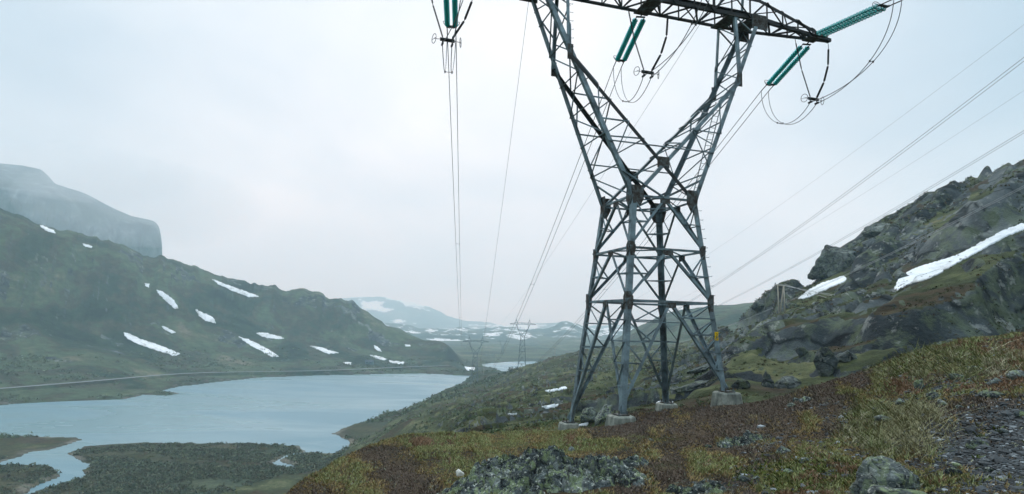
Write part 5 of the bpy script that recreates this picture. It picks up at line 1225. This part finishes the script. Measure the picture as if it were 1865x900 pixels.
# dwarf willow scrub on the slopes and the delta
def scrub(name, label, n, r0, r1, a0, a1, seed, accept, size, cols):
    x, y, z, u, v, r, rg = pts_on_ground(n, r0, r1, a0, a1, seed); k_ = accept(x, y, z, u, v, r, rg); x, y, z, u, v, r = [q[k_] for q in (x, y, z, u, v, r)]
    nl = 16; n = len(x); s = size*.75*rg.uniform(.5, 1.5, n)*np.clip(r/200, .28, 1.3)
    th = rg.uniform(0, 6.28, (n, nl)); ph = np.arccos(rg.uniform(0, 1, (n, nl))); rad = rg.uniform(.55, 1.05, (n, nl))*s[:, None]
    cx = x[:, None]+rad*np.sin(ph)*np.cos(th)*1.3; cy = y[:, None]+rad*np.sin(ph)*np.sin(th)*1.3; cz = z[:, None]-.1*s[:, None]+rad*np.cos(ph)*.75
    C0 = np.stack([cx, cy, cz], -1).reshape(-1, 3); m_ = len(C0); sz = np.repeat(s, nl)*.5
    T_ = C0[:, None]+rg.normal(size=(m_, 3, 3))*sz[:, None, None]*.62
    col = np.array(cols)[rg.integers(0, len(cols), n)]*rg.uniform(.7, 1.3, (n, 1)); C_ = np.repeat(np.repeat(col, nl, 0)*rg.uniform(.75, 1.3, (m_, 1)), 3, 0)
    return tag(mobj(name, np_mesh(name, T_.reshape(-1, 3), np.arange(m_*3).reshape(-1, 3), mveg, False, {'col': C_})), label, kind='stuff')
def notwater(x, y): return np.maximum(sdist(LAKE, x, y), sdist(FARLAKE, x, y)) < -1.0
GRN = [(.085, .115, .055), (.115, .145, .075), (.15, .18, .11), (.09, .085, .045)]
scrub('willow_scrub', 'grey green dwarf willow scrub over the slope beyond the pylon', 20000, 32, 520, R(-16), R(24), 11, lambda x, y, z, u, v, r, rg: notwater(x, y) & (fbm(x/30, y/22, 401, 4)+rg.normal(0, .12, len(x)) > .06) & (z > -61.6) & (u < 1420), .8, GRN)
scrub('delta_scrub', 'dense low scrub covering the river delta', 30000, 180, 330, R(-48), R(-14), 12, lambda x, y, z, u, v, r, rg: notwater(x, y) & (fbm(x/26, y/14, 402, 4)+rg.normal(0, .15, len(x)) > -.12) & (z < -59.5), .85, [(.085, .11, .065), (.105, .125, .075), (.085, .08, .05), (.13, .14, .085)])
scrub('shore_scrub', 'low bushes along the far shore below the road', 16000, 370, 800, R(-44), R(2), 13, lambda x, y, z, u, v, r, rg: notwater(x, y) & (z < -40) & (fbm(x/30, y/30, 403, 3)+rg.normal(0, .15, len(x)) > -.05) & (np.abs(np.interp(np.arctan2(x, y), np.arctan2(RPs[:, 0], RPs[:, 1]), np.hypot(RPs[:, 0], RPs[:, 1]))-r) > 9), 1.4, GRN)
scrub('hill_moss', 'green tussocks on the ledges of the rocky hillside', 22000, 40, 240, R(12), R(46), 14, lambda x, y, z, u, v, r, rg: (fbm(x/16, y/12, 404, 4)+rg.normal(0, .1, len(x)) > .02), .55, [(.05, .06, .025), (.08, .08, .035), (.085, .055, .03), (.04, .05, .025)])
# single dark bushes on the crest above the lake
mtr = mat('bush stems', (.06, .045, .035), .9)
for i_, (u, v, h, lb) in enumerate(((930, 674, 9, 'dark bush on the slope crest left of the far right pylon, largest of the row'), (919, 679, 6, 'smaller dark bush just left of the largest crest bush'), (941, 670, 5, 'dark bush just right of the largest crest bush'), (892, 688, 6, 'dark bush lowest on the crest beside the lake end'), (776, 779, 5, 'single bush on the lower slope near the lake shore'), (1338, 655, 4, 'small bush among the rocks behind the right leg'))):
    c = cast([u], [v+3], 60)[0][0]; c[2] = height(c[0], c[1]); r_ = np.linalg.norm(c); s = h/F*r_*.6; rg = np.random.default_rng(500+i_)
    rt = empty('bush', c, lb, 'bush', 'single bushes on the slopes')
    nl = 260; q = rg.normal(size=(nl, 3)); q /= np.linalg.norm(q, axis=1)[:, None]; q *= rg.uniform(.5, 1.0, (nl, 1)); q[:, 2] = q[:, 2]*.9+.8; q[:, :2] *= 1.1+.25*np.sin(q[:, 2:3]*5)
    T_ = (q[:, None]+rg.normal(size=(nl, 3, 3))*.11)*s; C_ = np.repeat(np.tile((.035, .055, .03), (nl, 1))*rg.uniform(.6, 1.5, (nl, 1)), 3, 0)
    mobj('foliage', np_mesh('foliage', T_.reshape(-1, 3), np.arange(nl*3).reshape(-1, 3), mveg, False, {'col': C_}), rt)
    mb = MB()
    for j in range(4): mb.tube([(0, 0, -.3*s), (rg.normal()*.3*s, rg.normal()*.3*s, 1.1*s)], [.06*s, .02*s], 5)
    mb.build('stem', mtr, rt)
